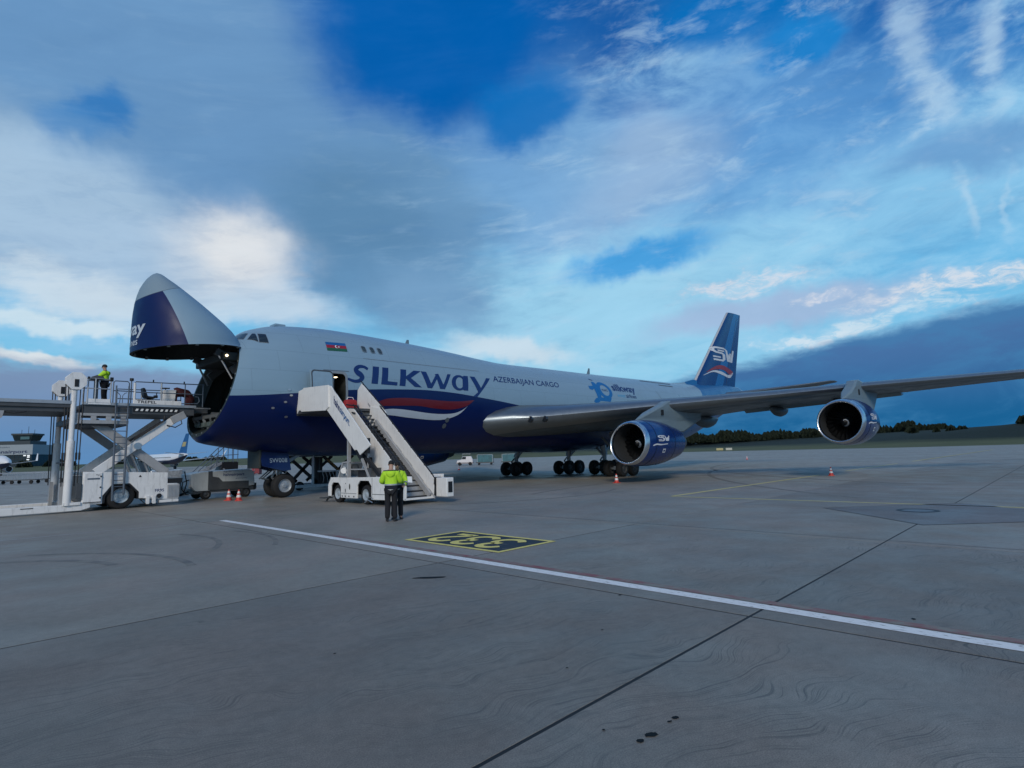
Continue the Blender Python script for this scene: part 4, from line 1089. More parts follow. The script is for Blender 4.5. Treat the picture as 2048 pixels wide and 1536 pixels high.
for i in range(len(GX)-1):
    for j in range(len(GY)-1):
        gx0 = .020 if abs(GX[i]-.95) < .1 else (.012 if abs(GX[i]-7.45) < .1 else .005); gx1 = .020 if abs(GX[i+1]-.95) < .1 else (.012 if abs(GX[i+1]-7.45) < .1 else .005)
        gy0 = .018 if GY[j] == -27.6 else (.020 if GY[j] == -22.0 else .005); gy1 = .018 if GY[j+1] == -27.6 else (.020 if GY[j+1] == -22.0 else .005)
        if GX[i] >= 1.1 and GY[j] == -22.0: gy0 = .008
        if GX[i] >= 1.1 and GY[j+1] == -22.0: gy1 = .008
        key = (round(GX[i+1]-GX[i], 3), round(GY[j+1]-GY[j], 3), gx0, gx1, gy0, gy1)
        if key not in slab_me:
            x0, x1, y0, y1 = -key[0]/2+gx0, key[0]/2-gx1, -key[1]/2+gy0, key[1]/2-gy1; q = .003
            m = MB(); m.add([(x0, y0, -.02), (x1, y0, -.02), (x1, y1, -.02), (x0, y1, -.02), (x0, y0, -q), (x1, y0, -q), (x1, y1, -q), (x0, y1, -q), (x0+q, y0+q, 0), (x1-q, y0+q, 0), (x1-q, y1-q, 0), (x0+q, y1-q, 0)],
                  [(8, 9, 10, 11)]+[(k, (k+1) % 4, 4+(k+1) % 4, 4+k) for k in range(4)]+[(4+k, 4+(k+1) % 4, 8+(k+1) % 4, 8+k) for k in range(4)])
            me_ = bpy.data.meshes.new('concrete_slab'); me_.from_pydata(m.v, [], m.f); me_.materials.append(GM); me_.update(); slab_me[key] = me_
        o = bpy.data.objects.new('concrete_slab', slab_me[key]); C.objects.link(o); o.parent = ground
        o.location = ((GX[i]+GX[i+1])/2, (GY[j]+GY[j+1])/2, 0)
def sheet(name, pts, m, z=.004, parent=None):
    b = MB(); n = len(pts); b.add([(p[0], p[1], z) for p in pts], [tuple(range(n))]); o = part(name, b, m)
    if o.data.polygons[0].normal.z < 0: o.data.flip_normals()
    return tag(o, kind='structure')
def strip(name, a, b, w, m, z=.004):
    a, b = Vector(a), Vector(b); d = (b-a).normalized(); q = Vector((-d.y, d.x))*w/2
    n = max(1, int((b-a).length/2)); mbb = MB(); vv = []
    for i in range(n+1):
        p = a.lerp(b, i/n); vv += [(p.x+q.x, p.y+q.y, z), (p.x-q.x, p.y-q.y, z)]
    mbb.add(vv, [(2*i, 2*i+1, 2*i+3, 2*i+2) for i in range(n)]); o = part(name, mbb, m, fix=False)
    if o.data.polygons[0].normal.z < 0: o.data.flip_normals()
    return tag(o, kind='structure')
def worn_paint(name, col, wear=.5, lo=.45, hi=.6, scale=14, stretch=(1, 1, 1), under=CONC):
    m = bpy.data.materials.new(name); m.use_nodes = True; t = m.node_tree; b = t.nodes['Principled BSDF']; geo = t.nodes.new('ShaderNodeNewGeometry')
    mp = t.nodes.new('ShaderNodeMapping'); mp.inputs['Scale'].default_value = stretch; t.links.new(geo.outputs['Position'], mp.inputs[0])
    n = t.nodes.new('ShaderNodeTexNoise'); n.inputs['Scale'].default_value = scale; n.inputs['Detail'].default_value = 8; n.inputs['Roughness'].default_value = .72; t.links.new(mp.outputs[0], n.inputs['Vector'])
    r = t.nodes.new('ShaderNodeMapRange'); r.inputs[1].default_value = lo; r.inputs[2].default_value = hi; r.inputs[3].default_value = 0; r.inputs[4].default_value = wear; t.links.new(n.outputs[0], r.inputs[0])
    x = t.nodes.new('ShaderNodeMix'); x.data_type = 'RGBA'; x.inputs[6].default_value = (*col, 1); x.inputs[7].default_value = (*(c*.85 for c in under), 1); t.links.new(r.outputs[0], x.inputs[0])
    t.links.new(x.outputs[2], b.inputs['Base Color']); b.inputs['Roughness'].default_value = .7
    return m
WL = worn_paint('worn_white_line', (.78, .78, .76), .85, .54, .64, 9, (3.0, .8, 1))
WLF = worn_paint('faint_white_line', (.42, .43, .44), .85, .42, .62, 5)
YL = worn_paint('worn_yellow_line', (.62, .54, .20), .7, .50, .70, 4)
REDL = worn_paint('ghost_red_line', (.24, .07, .075), 1.0, .38, .58, 4, (1, .5, 1))
strip('white_line', (1.54, -9.9), (1.40, -33), .22, WL)
strip('white_line', (1.46, -9.78), (-20, -9.2), .10, WLF)
strip('red_line', (1.74, -16.5), (1.63, -33), .16, REDL, .0035)
strip('yellow_line', (16.2, -18.35), (35.2, -18.42), .22, YL)
strip('yellow_line', (41.6, -18.3), (58.9, -18.3), .2, YL)
strip('yellow_line', (66, -18.3), (150, -18.3), .25, YL)
strip('yellow_line', (16.0, -18.35), (16.1, -33), .17, YL)
strip('expansion_joint', (7.72, -33), (7.72, 20), .018, mat('joint_tar', (.01, .01, .01)))
strip('white_line', (90, 30), (240, 24), .6, WLF)
# stand number box
sx0, sx1, sy0, sy1 = 2.36, 4.0, -22.12, -19.12
SIGN_B = worn_paint('stand_box_blue', (.012, .022, .035), .5, .55, .75, 5); SIGN_Y = worn_paint('stand_box_yellow', (.74, .62, .17), .5, .54, .72, 9)
sg = sheet('stand_marking', [(sx0, sy0), (sx1, sy0), (sx1, sy1), (sx0, sy1)], SIGN_B)
def flatd(name, shp, z=.008): return decal(name, shp, lambda u, v: (u, v, z), SIGN_Y, sg, 0)
flatd('marking_border', ring2d([(sx0-.06, sy0-.06), (sx1+.06, sy0-.06), (sx1+.06, sy1+.06), (sx0-.06, sy1+.06)], [(sx0+.06, sy0+.06), (sx1-.06, sy0+.06), (sx1-.06, sy1-.06), (sx0+.06, sy1-.06)]))
def three():
    return join2d(stroke2d(curve2d([(.02, .80), (.16, .97), (.40, 1.0), (.58, .88), (.58, .68), (.46, .57)], 5), .19), stroke2d(curve2d([(.30, .53), (.50, .52), (.64, .38), (.62, .16), (.44, .02), (.20, .02), (.0, .18)], 5), .19))
def two():
    return join2d(stroke2d(curve2d([(.02, .78), (.14, .96), (.38, 1.0), (.58, .86), (.58, .66), (.40, .42), (.06, .12)], 5), .19), stroke2d([(.0, .06), (.64, .06)], .19))
def digit(d, y0):       # read from the nose side: up is -x, text runs toward +y
    v, f = d; return [(3.72-p[1]*1.08, y0+p[0]*.92) for p in v], f
for d, y0 in ((three(), -21.66), (three(), -20.86), (two(), -20.05)): flatd('stand_digit', digit(d, y0))
# fuel pit: diamond of newer concrete with a round pit cover
gm2 = ground_mat('patch_concrete', (.150, .146, .140), False, 0)
pd = sheet('concrete_patch', [(10.6, -27.75), (13.7, -24.75), (16.95, -27.8), (13.8, -31.0)], gm2)
b = MB(); b.lathe([(.0046, .52), (.012, .50), (.014, .40), (.0046, .38)], (14.0, -27.1, 0), 'Z', 40)
part('pit_ring', b, mat('pit_iron', (.03, .032, .035), .55, .4), pd, 40)
b = MB(); b.disc((14.0, -27.1, .007), .385, 'Z', 32); part('pit_cover', b, mat('pit_steel', (.16, .17, .18), .5, .4), pd)
strip('patch_joint', (10.6, -27.75), (13.7, -24.75), .02, mat('joint_tar', (.01, .01, .01)), .008)
strip('patch_joint', (13.7, -24.75), (16.95, -27.8), .03, mat('joint_tar', (.01, .01, .01)), .008)
strip('patch_joint', (10.6, -27.75), (13.8, -31.0), .02, mat('joint_tar', (.01, .01, .01)), .008)
# oil drops, scuffs and skid arcs
OIL = mat('oil_film', (.004, .005, .006), .6, var=.2, spec=.15)
def splat(x, y, rx, ry, rot=0):
    pts = []
    for i in range(22):
        a = 2*PI*i/22; k = 1+.18*random.uniform(-1, 1); px, py = rx*k*math.cos(a), ry*k*math.sin(a)
        pts.append((x+px*math.cos(rot)-py*math.sin(rot), y+px*math.sin(rot)+py*math.cos(rot)))
    o = sheet('oil_stain', pts, OIL, .0045); return o
for a in ((-2.2, -28.2, .052, .03, -.5), (-2.32, -28.19, .028, .024, 0), (-1.87, -28.2, .030, .02, -.4), (-1.95, -28.2, .02, .012, -.3), (-2.35, -27.92, .012, .010, 0), (-2.75, -25.0, .016, .012, 0), (2.6, -23.6, .015, .012, 0), (-.5, -26.6, .02, .01, 0), (.05, -22.9, .06, .28, .75), (-1.6, -27.0, .012, .01, 0), (.9, -25.9, .03, .02, 0), (1.9, -29.0, .035, .02, .4)): splat(*a)
SKID = worn_paint('tyre_skid', (.125, .122, .118), 1.0, .36, .60, 3)
def arc(cx, cy, r, a0, a1, w, z=.003):
    n = 24; b = MB(); v = []
    for i in range(n+1):
        a = R(a0+(a1-a0)*i/n); v += [(cx+(r-w/2)*math.cos(a), cy+(r-w/2)*math.sin(a), z), (cx+(r+w/2)*math.cos(a), cy+(r+w/2)*math.sin(a), z)]
    b.add(v, [(2*i, 2*i+1, 2*i+3, 2*i+2) for i in range(n)]); o = part('skid_mark', b, SKID, fix=False)
    if o.data.polygons[0].normal.z < 0: o.data.flip_normals()
    tag(o, kind='structure')
for a in ((-6.5, -17.5, 4.6, -10, 55, .16), (-6.2, -17.2, 3.3, 5, 60, .2), (-7.5, -14.5, 3.0, -50, 30, .22), (-4.5, -14.2, 4.2, -35, 20, .14), (-4.2, -14.6, 5.0, -30, 15, .12), (60, -60, 55, 100, 140, .3), (70, -50, 50, 95, 150, .35), (25, -40, 30, 60, 110, .22), (15, -5.5, 9, 200, 300, .2)): arc(*a)
# dry field and low banks behind the apron
def far_az(az, d): return (CAM.x+d*math.sin(R(az)), CAM.y+d*math.cos(R(az)))
AZ = [-60, -20, -3, 4.6, 12, 17.7, 22.3, 30.4, 39.9, 49.7, 56.9, 62.8, 68.2, 74.2, 79.7, 82.9, 87.3, 92.4, 105, 130]
NEAR = [420, 420, 420, 420, 415, 400, 380, 345, 320, 318, 370, 420, 370, 330, 300, 305, 310, 310, 320, 340]
# heights: first bank, back of field
H1 = [1.5, 1.5, 1.6, 2.0, 2.6, 3.2, 3.6, 4.8, 5.6, 5.6, 3.6, 2.6, 2.6, 3.0, 6.2, 8.2, 11.2, 12.5, 12, 9]
H2 = [3, 3, 3.2, 3.6, 4.4, 5.0, 6.0, 7.0, 8.0, 8.6, 9.0, 9.6, 10.2, 10.8, 11.5, 12.2, 13.5, 15, 14, 10]
mb = MB(); rows = []
prof = [(0, 0, 0), (3, .02, 0), (40, .12, 0), (60, .30, .0), (95, .72, 0), (125, 1.0, 0), (180, .85, .25), (330, .25, .9), (420, 0, 1.0), (900, 0, .8)]
for (dd, k1, k2) in prof:
    for az, n0, h1, h2 in zip(AZ, NEAR, H1, H2):
        x, y = far_az(az, n0+dd); h = -.03 + max(h1*k1, 0) + (max(0, h2-h1*k1*.4) if False else h2*k2*(1 if k1 < .5 else .4))
        rows.append((x, y, max(h, -.03 if dd == 0 else .02+.0*dd)))
n = len(AZ); mb.add(rows, [(r*n+i, r*n+i+1, (r+1)*n+i+1, (r+1)*n+i) for r in range(len(prof)-1) for i in range(n-1)])
def field_build(t, geo, sp, mth, mix, noise):
    mp = t.nodes.new('ShaderNodeMapping'); mp.inputs['Scale'].default_value = (.02, .02, .35); t.links.new(geo.outputs['Position'], mp.inputs[0])
    c = mix(noise(2.2, mp.outputs[0], 7), (.045, .060, .022), (.140, .145, .065))
    mpn = t.nodes.new('ShaderNodeMapRange'); mpn.inputs[1].default_value = 2.2; mpn.inputs[2].default_value = 4.5; t.links.new(mth('ADD', sp.outputs[2], mth('MULTIPLY', noise(.05), 1.5)), mpn.inputs[0])
    c = mix(mth('MULTIPLY', mpn.outputs[0], mth('GREATER_THAN', sp.outputs[0], 250.0)), c, (.012, .018, .009))
    return c
FIELD = paint_nodes('dry_grass', field_build, .85, 0)
tag(part('grass_field', mb, FIELD, smooth=60), kind='structure')
# ================================================================== main deck loader at the nose
ld = thing('cargo_loader', 'tall white scissor-lift cargo loader with ladder raised to the open nose', 'cargo loader', (1.0, 1.7, 0))
Y0, Y1 = 0.0, 3.4
def octa(cx, cz, r, k=.0): return [(cx+r*math.cos(R(22.5+45*i)), cz+r*math.sin(R(22.5+45*i))) for i in range(8)]
# lower chassis with arched wheel cut-outs
def chassis_side(y, d):
    m = MB()
    m.prism([(-.62, .28), (.12, .28), (.12, .62), (.46, 1.10), (1.12, 1.10), (1.48, .70), (1.48, .42), (2.60, .30), (3.10, .30), (3.10, .98), (2.62, 1.02), (2.62, 1.52), (-.62, 1.68)], 'XZ', y, y+d)
    return part('chassis_panel', m, WHITE, ld, bev=.02)
cp = chassis_side(.02, .06); chassis_side(3.30, .06)
m = MB(); m.box(-.55, .05, .12, 3.28, .40, 1.55); m.box(1.5, 2.55, .12, 3.28, .42, 1.45); m.box(.05, 1.5, .55, 2.85, .45, 1.3); part('chassis_frame', m, DGREY, ld)
m = MB(); m.box(-.62, 2.6, .1, 3.28, 1.50, 1.53); part('chassis_deck', m, GREYP, ld)
m = MB(); m.box(-.58, .06, -.03, .02, .34, 1.62); d = part('cabinet_door', m, WHITE, ld, bev=.015)
m = MB(); m.box(-.46, -.02, -.045, -.03, 1.34, 1.40); part('door_slot', m, PIPE, d)
for z in (.55, 1.0, 1.46): 
    m = MB(); m.cyl((.02, -.05, z), (.02, -.02, z), .035, n=10); part('door_latch', m, BLACK, d)
m = MB(); m.box(-.58, .06, -.035, -.03, .36, .39); part('black_strip', m, BLACK, d)
m = MB(); m.box(2.62, 3.12, .0, .03, .34, .96); g = part('radiator_grille', m, GREYP, ld, bev=.01)
for i in range(7):
    m = MB(); x = 2.68+i*.06; m.box(x, x+.03, -.012, .0, .4, .9); part('grille_slat', m, GALV, g)
m = MB(); m.box(2.62, 3.25, .05, 3.2, 1.02, 1.24); part('rear_buffer', m, BLACK, ld)
for y in (.0, 3.1):
    m = MB(); m.box(2.3, 3.1, y, y+.25, .16, .28); part('rear_step', m, WHITE, ld, bev=.01)
for (x, z) in ((1.75, .36), (2.0, .36)):
    m = MB(); m.box(x, x+.14, -.08, .02, z-.22, z+.14); part('jack_bracket', m, WHITE, ld, bev=.01)
m = MB(); m.cyl((2.28, -.06, .48), (2.28, .02, .48), .10, n=14); part('tank_cap', m, BLACK, ld, 40)
m = MB(); m.tube([(1.5, -.04, .40), (1.7, -.06, .18), (2.0, -.06, .16), (2.2, -.03, .3)], .02); part('hose', m, BLACK, ld, 40)
BL = lambda u, v: (u, .008, v)
decal('lettering', xf(text2d('FR95', w=.36, h=.13, bold=.01), dx=2.12, dy=.66), lambda u, v: (u, .012, v), BLUE_T, cp, 0)
decal('warning_triangle', poly2d([(1.44, 1.36), (1.56, 1.36), (1.50, 1.46)]), lambda u, v: (u, .012, v), BLACK_T, cp, 0)
decal('lettering', xf(text2d('Max.', w=.16, h=.06), dx=-.16, dy=1.50), lambda u, v: (u, -.034, v), BLACK_T, cp, 0)
LRIM = mat('loader_rim', (.36, .44, .50), .4, .2, var=.2)
for y in (.30, 3.05): wheel(ld, (.80, y, .58), .58, .42, .3, LRIM)
m = MB(); m.prism([(.10, .30), (.14, .62), (.46, 1.12), (1.12, 1.12), (1.50, .70), (1.50, .40), (1.42, .40), (1.42, .66), (1.08, 1.04), (.5, 1.04), (.22, .6), (.2, .3)], 'XZ', .03, .5); part('wheel_arch', m, BLACK, ld)
# low forward legs reaching out to the left
for y in (.0, 3.0):
    m = MB(); m.prism([(-9.0, .04), (-1.0, .06), (-.62, .06), (-.30, .16), (-.30, .44), (-.9, .40), (-1.3, .33), (-9.0, .36)], 'XZ', y, y+.34); part('outrigger_leg', m, WHITE, ld, bev=.02)
m = MB(); m.box(-8.9, -8.5, .34, 3.0, .08, .3); part('cross_beam', m, WHITE, ld)
m = MB(); m.box(-2.6, -2.2, -.012, .0, .27, .30); part('leg_slot', m, BLACK, ld)
# forward masts with octagonal chain guards
for y in (.05, 3.3):
    m = MB(); m.cyl((-1.12, y, .30), (-1.10, y, 3.0), .15, n=16); m.cyl((-1.10, y, 3.0), (-1.08, y, 5.45), .105, n=16)
    part('lift_mast', m, [WHITE], ld, 40)
    m = MB(); m.prism(octa(-1.05, 5.55, .40), 'XZ', y-.16, y-.08); m.prism(octa(-1.05, 5.55, .40), 'XZ', y+.08, y+.16); og = part('chain_guard', m, WHITE, ld, bev=.01)
    m = MB(); m.box(-1.12, -.97, y-.18, y-.16, 5.30, 5.62); part('guard_plate', m, BLACK, og)
    for dx in (-.34, -.24, .18, .30):
        m = MB(); m.tube([(-1.05+dx, y, 5.45), (-1.05+dx*.9, y, 2.4), (-1.05+dx*.85, y+.02, 1.1)], .022, 6); m.cyl((-1.05+dx*.9, y, 2.5), (-1.05+dx*.9, y, 2.2), .04, n=8)
        part('lift_chain', m, BLACK, ld, 40)
    m = MB(); m.box(-.84, -.66, y-.1, y+.1, .55, 1.2); part('chain_box', m, DGREY, ld, bev=.01)
    m = MB(); m.box(-1.25, -.66, y-.12, y+.12, .30, .42); part('mast_foot', m, WHITE, ld, bev=.01)
m = MB(); m.tube([(-1.1, .05, 2.1), (-1.1, 3.3, 2.1)], .03); m.box(-1.2, -1.0, .1, 3.25, 3.75, 3.95); part('mast_tie', m, DGREY, ld)
m = MB(); m.box(-1.35, -1.22, .3, .5, .2, 1.25); m.box(-1.35, -1.22, 2.8, 3.0, .2, 1.25); part('mast_post', m, GREYP, ld)
# front bridge platform on the left
m = MB(); m.box(-9.5, -1.0, .10, 3.3, 4.22, 4.60); m.box(-9.5, -1.0, .02, .10, 4.40, 4.66); m.box(-9.5, -1.0, 3.3, 3.38, 4.40, 4.66)
br = part('bridge_platform', m, DGREY, ld, bev=.015)
m = MB(); m.box(-9.5, -1.05, -.02, .02, 4.56, 4.70); m.box(-9.5, -1.05, 3.38, 3.42, 4.56, 4.70); part('bridge_edge', m, GALV, br)
for x in np.arange(-9, -1.2, .9):
    m = MB(); m.cyl((x, .15, 4.63), (x, 3.25, 4.63), .035, n=8); part('roller', m, STEEL, br, 40)
m = MB(); m.prism([(-4.4, 4.22), (-3.3, 4.22), (-3.35, 3.95), (-3.6, 3.75), (-4.4, 3.7)], 'XZ', .1, .5); part('bridge_bracket', m, GREYP, br)
m = MB(); m.tube([(-3.4, .2, 4.2), (-3.0, .1, 4.12), (-2.6, .1, 4.2)], .02); part('bridge_hose', m, BLACK, br)
# main platform
m = MB(); m.box(-.75, 3.65, .06, 3.34, 4.20, 4.60); m.box(3.65, 4.35, .3, 3.1, 4.34, 4.56)
pf = part('main_platform', m, DGREY, ld, bev=.015)
m = MB(); m.box(-.75, 3.7, -.03, .05, 4.56, 4.68); m.box(-.75, 3.7, 3.35, 3.43, 4.56, 4.68); part('platform_edge', m, GALV, pf)
m = MB(); m.box(1.1, 3.05, -.035, .06, 4.66, 4.86); lb = part('side_board', m, WHITE, pf, bev=.01)
decal('lettering', xf(text2d('TREPEL', w=.78, h=.13, bold=.02), dx=1.22, dy=4.70), lambda u, v: (u, -.039, v), BLACK_T, lb, 0)
m = MB(); m.box(1.1, 3.0, .045, .058, 4.30, 4.50); hb = part('hazard_board', m, BLACK, pf)
for i in range(9):
    x = 1.18+i*.2; decal('hazard_stripe', ([(x, 4.35), (x+.10, 4.35), (x+.14, 4.45), (x+.04, 4.45)], [(0, 1, 2, 3)]), lambda u, v: (u, .041, v), PAPER, hb, 0)
for x in np.arange(-.5, 3.6, .6):
    m = MB(); m.cyl((x, .15, 4.625), (x, 3.25, 4.625), .035, n=8); part('roller', m, STEEL, pf, 40)
m = MB(); m.box(3.6, 4.5, .4, 3.0, 4.57, 4.62); part('bridge_plate', m, GALV, pf)
# sub-frame with windows under the platform
m = MB(); m.box(-1.0, .95, .05, .15, 3.74, 3.90); m.box(-1.0, .95, .05, .15, 4.08, 4.2)
for x in (-1.0, -.45, .10, .65): m.box(x, x+.20, .055, .145, 3.9, 4.08)
part('sub_frame', m, GREYP, ld, bev=.01)
m = MB(); m.box(-1.0, .95, 3.25, 3.35, 3.74, 3.90); part('sub_frame', m, GREYP, ld, bev=.01)
m = MB(); m.box(-.9, .9, .1, 3.3, 3.66, 3.74); part('sub_frame_base', m, BLACK, ld)
# scissor arms
for y, o in ((.22, 0), (3.1, 0)):
    m = MB(); m.beam((-.15, y, 1.62), (3.0, y, 4.15), .14, .36, upv=(0, 0, 1)); part('scissor_arm', m, WHITE, ld, bev=.02)
    m = MB(); m.beam((-.28, y+.2, 3.85), (2.66, y+.2, 1.50), .14, .38, upv=(0, 0, 1)); part('scissor_arm', m, GREYP, ld, bev=.02)
    m = MB(); m.cyl((1.37, y-.12, 2.76), (1.37, y+.34, 2.76), .16, n=16); part('pivot_pin', m, STEEL, ld, 40)
for x0 in (1.62, 2.0):
    for y in (.8, 2.4):
        m = MB(); m.cyl((x0+.05, y, 1.45), (x0-.35, y, 2.55), .085, n=12); m.cyl((x0-.25, y, 2.3), (x0-.45, y, 2.9), .055, n=12); part('hydraulic_ram', m, STEEL, ld, 40)
m = MB(); m.beam((2.7, .15, 3.95), (3.25, .15, 4.25), .3, .35); part('arm_head', m, GREYP, ld, bev=.02)
m = MB(); m.tube([(1.2, .1, 3.05), (1.9, .08, 3.55), (2.35, .08, 3.9), (2.4, .1, 4.15)], .035); m.tube([(3.05, .05, 4.1), (3.12, .02, 3.8), (2.85, .05, 3.62), (2.5, .1, 3.72)], .025); m.tube([(1.05, .2, 3.0), (2.0, .2, 3.65), (2.75, .2, 4.15)], .05)
part('hydraulic_hose', m, BLACK, ld, 40)
# ladder
lad = MB(); A0, A1 = Vector((.45, -.10, .38)), Vector((.40, -.06, 5.45)); B0, B1 = Vector((.86, -.10, .62)), Vector((.88, -.06, 5.45))
lad.tube([A0, A0.lerp(A1, .45)], .045); lad.tube([A0.lerp(A1, .42), A1], .032); lad.tube([B0, B0.lerp(B1, .45)], .045); lad.tube([B0.lerp(B1, .42), B1], .032)
l_ = part('ladder', lad, PIPE, ld, 40)
for i in range(15):
    z = .72+i*.27; m = MB(); m.cyl((.44, -.09, z), (.87, -.09, z), .018, n=8); part('rung', m, PIPE, l_, 40)
# railings
def rail(pts, r=.024, mm=PIPE): 
    m = MB(); m.tube(pts, r); return part('guard_rail', m, mm, ld, 40)
def posts(xs, y, z0, z1, mm=PIPE, r=.024):
    for x in xs:
        m = MB(); m.cyl((x, y, z0), (x, y, z1), r, n=8); part('rail_post', m, mm, ld, 40)
for y in (.02, 3.38):
    rail([(1.10, y, 4.6), (1.10, y, 5.60), (1.16, y, 5.68), (4.05, y, 5.72)]); rail([(1.1, y, 5.20), (4.0, y, 5.24)])
    posts((2.19,), y, 4.6, 5.68, GALV, .035); posts((1.12,), y, 4.6, 5.62, WHITE, .05); posts((3.2, 4.0), y, 4.62, 5.72)
rail([(3.0, .02, 4.75), (3.75, .02, 4.78), (3.85, .02, 4.9), (3.80, .02, 5.1), (3.65, .02, 5.12)])
for x in (1.85, 3.15): 
    m = MB(); m.box(x-.025, x+.025, 0, .04, 5.68, 5.82); part('rail_pin', m, BLACK, ld)
rail([(.30, .0, 4.6), (.30, .0, 5.58), (.36, .0, 5.66), (.84, .0, 5.66), (.90, .0, 5.58), (.90, .0, 4.6)]); rail([(.28, .0, 5.22), (1.1, .0, 5.22)])
posts((.98,), .0, 4.6, 5.70); m = MB(); m.cyl((.98, 0, 5.70), (.98, 0, 5.82), .08, n=10); part('beacon', m, BLACK, ld, 40)
rail([(.55, .0, 4.6), (.58, .0, 5.0), (.50, .0, 5.12), (.42, .0, 5.15)], .016); rail([(.66, .0, 4.6), (.66, .0, 5.0), (.74, .0, 5.12), (.82, .0, 5.15)], .016)
# operator's cage
rail([(-.64, -.02, 4.62), (-.62, -.02, 5.72), (.20, -.02, 5.70), (.20, -.02, 4.62)], .03, GALV); rail([(-1.0, -.02, 5.26), (-.6, -.02, 5.27), (.2, -.02, 5.27)], .024, GALV); posts((-.36,), -.02, 4.62, 5.71, GALV, .03)
rail([(-.64, .9, 4.62), (-.62, .9, 5.72), (.20, .9, 5.70), (.20, .9, 4.62)], .03, GALV); rail([(-.62, -.02, 5.72), (-.62, .9, 5.72)], .03, GALV); rail([(.2, -.02, 5.7), (.2, .9, 5.7)], .03, GALV)
m = MB(); m.box(-.6, .22, -.04, -.01, 4.66, 4.82); m.box(-.6, .22, -.05, .92, 4.58, 4.64); part('kick_board', m, WHITE, ld)
m = MB(); m.prism([(-.52, 5.68), (-.05, 5.70), (-.05, 5.82), (-.30, 5.88), (-.50, 5.80)], 'XZ', .1, .6); m.box(-.35, -.2, .3, .45, 4.7, 5.7); cns = part('control_console', m, DGREY, ld, bev=.01)
m = MB(); m.prism([(-.5, 5.79), (-.3, 5.90), (-.26, 5.90), (-.46, 5.78)], 'XZ', .15, .55); part('control_panel', m, GALV, cns)
m = MB(); m.box(-.66, -.58, -.06, .02, 5.68, 5.78); m.box(.16, .28, -.06, .03, 5.62, 5.80); part('corner_lamp', m, BLACK, ld, bev=.01)
# driver's seat, white console and covered control stand on the platform
m = MB(); m.prism([(1.54, 5.48), (1.64, 5.46), (1.76, 5.10), (2.05, 5.08), (2.05, 4.98), (1.68, 5.0), (1.60, 5.12)], 'XZ', .45, .90); st0 = part('operator_seat', m, BLACK, ld, bev=.03)
m = MB(); m.cyl((1.86, .68, 4.62), (1.86, .68, 5.0), .09, n=12); m.tube([(2.1, .5, 5.05), (2.14, .5, 5.3)], .02); m.box(2.02, 2.16, .42, .6, 5.02, 5.14); part('seat_post', m, BLACK, st0, 40)
m = MB(); m.tube([(2.0, .9, 4.65), (2.08, .9, 4.9)], .018); m.tube([(2.12, .6, 4.65), (2.05, .6, 4.95)], .018); part('pedal', m, STEEL, st0)
m = MB(); m.loft([[(2.42, .35, 4.64), (2.86, .35, 4.64), (2.86, .85, 4.64), (2.42, .85, 4.64)], [(2.34, .32, 5.40), (2.92, .32, 5.44), (2.92, .88, 5.44), (2.34, .88, 5.40)]]); sc_ = part('steering_console', m, WHITE, ld, bev=.03)
m = MB(); m.lathe([(0, .20), (.03, .20)], (2.5, .6, 5.50), 'Z', 16); m.tube([(2.3, .6, 5.5), (2.7, .6, 5.54)], .018); m.tube([(2.5, .45, 5.52), (2.5, .6, 5.40)], .02); part('steering_wheel', m, BLACK, sc_)
m = MB(); cov = [(2.88, .4), (2.92, .3)]
rg = []
for (x, z, w, h) in ((2.90, 5.15, .10, .40), (3.02, 5.36, .16, .24), (3.25, 5.34, .20, .20), (3.50, 5.28, .20, .22), (3.68, 5.0, .16, .30), (3.78, 4.86, .06, .2)):
    rg.append([(x+.12*h*math.sin(q*3), .6+w*1.3*math.cos(q), z+h*math.sin(q)) for q in np.linspace(0, 2*PI, 15)[:-1]])
m.loft(rg); m.box(3.40, 3.58, .45, .75, 4.64, 5.2); m.box(2.90, 2.98, .4, .8, 4.8, 5.2); part('covered_controls', m, MAROON, ld, 30)

# ================================================================== passenger stairs truck at the door
sr = thing('boarding_stairs_truck', 'white boarding stairs truck standing at the forward left door', 'boarding stairs', (8.4, -8.4, 0))
# truck body: side with two arches
m = MB()
side = [(-11.0, .24), (-9.62, .22), (-9.62, .78), (-9.42, .98), (-8.75, .98), (-8.55, .78), (-8.55, .24), (-7.20, .24), (-7.20, .70), (-7.0, .88), (-6.52, .88), (-6.36, .72), (-6.34, .28), (-6.10, .28), (-6.10, .78), (-6.32, 1.08), (-9.3, 1.13), (-11.0, 1.16)]
m.prism(side, 'YZ', 7.40, 7.46); tb = part('truck_body_side', m, WHITE2, sr, bev=.015)
m = MB(); m.prism(side, 'YZ', 10.04, 10.10); part('truck_body_side', m, WHITE2, sr, bev=.015)
m = MB(); m.box(7.46, 8.08, -10.9, -9.0, 1.04, 1.10); m.box(9.58, 10.04, -10.9, -9.0, 1.04, 1.10); m.box(7.46, 10.04, -9.0, -6.2, 1.04, 1.10); part('truck_deck', m, WHITE2, sr)
m = MB(); m.box(7.5, 8.08, -10.8, -9.6, .25, 1.0); m.box(9.6, 10.0, -10.8, -9.6, .25, 1.0); m.box(7.9, 9.6, -8.8, -6.3, .35, 1.0); m.box(7.46, 10.04, -6.16, -6.1, .3, 1.0); part('truck_frame', m, BLACK, sr)
for (y, z, rx, rz) in ((-7.95, .72, .05, .13), (-7.60, .55, .03, .09), (-7.62, .85, .025, .03)):
    m = MB(); m.add([(7.394, y+rx*math.cos(a), z+rz*math.sin(a)) for a in np.linspace(0, 2*PI, 13)[:-1]], [tuple(range(12))]); part('body_recess', m, BLACK, tb)
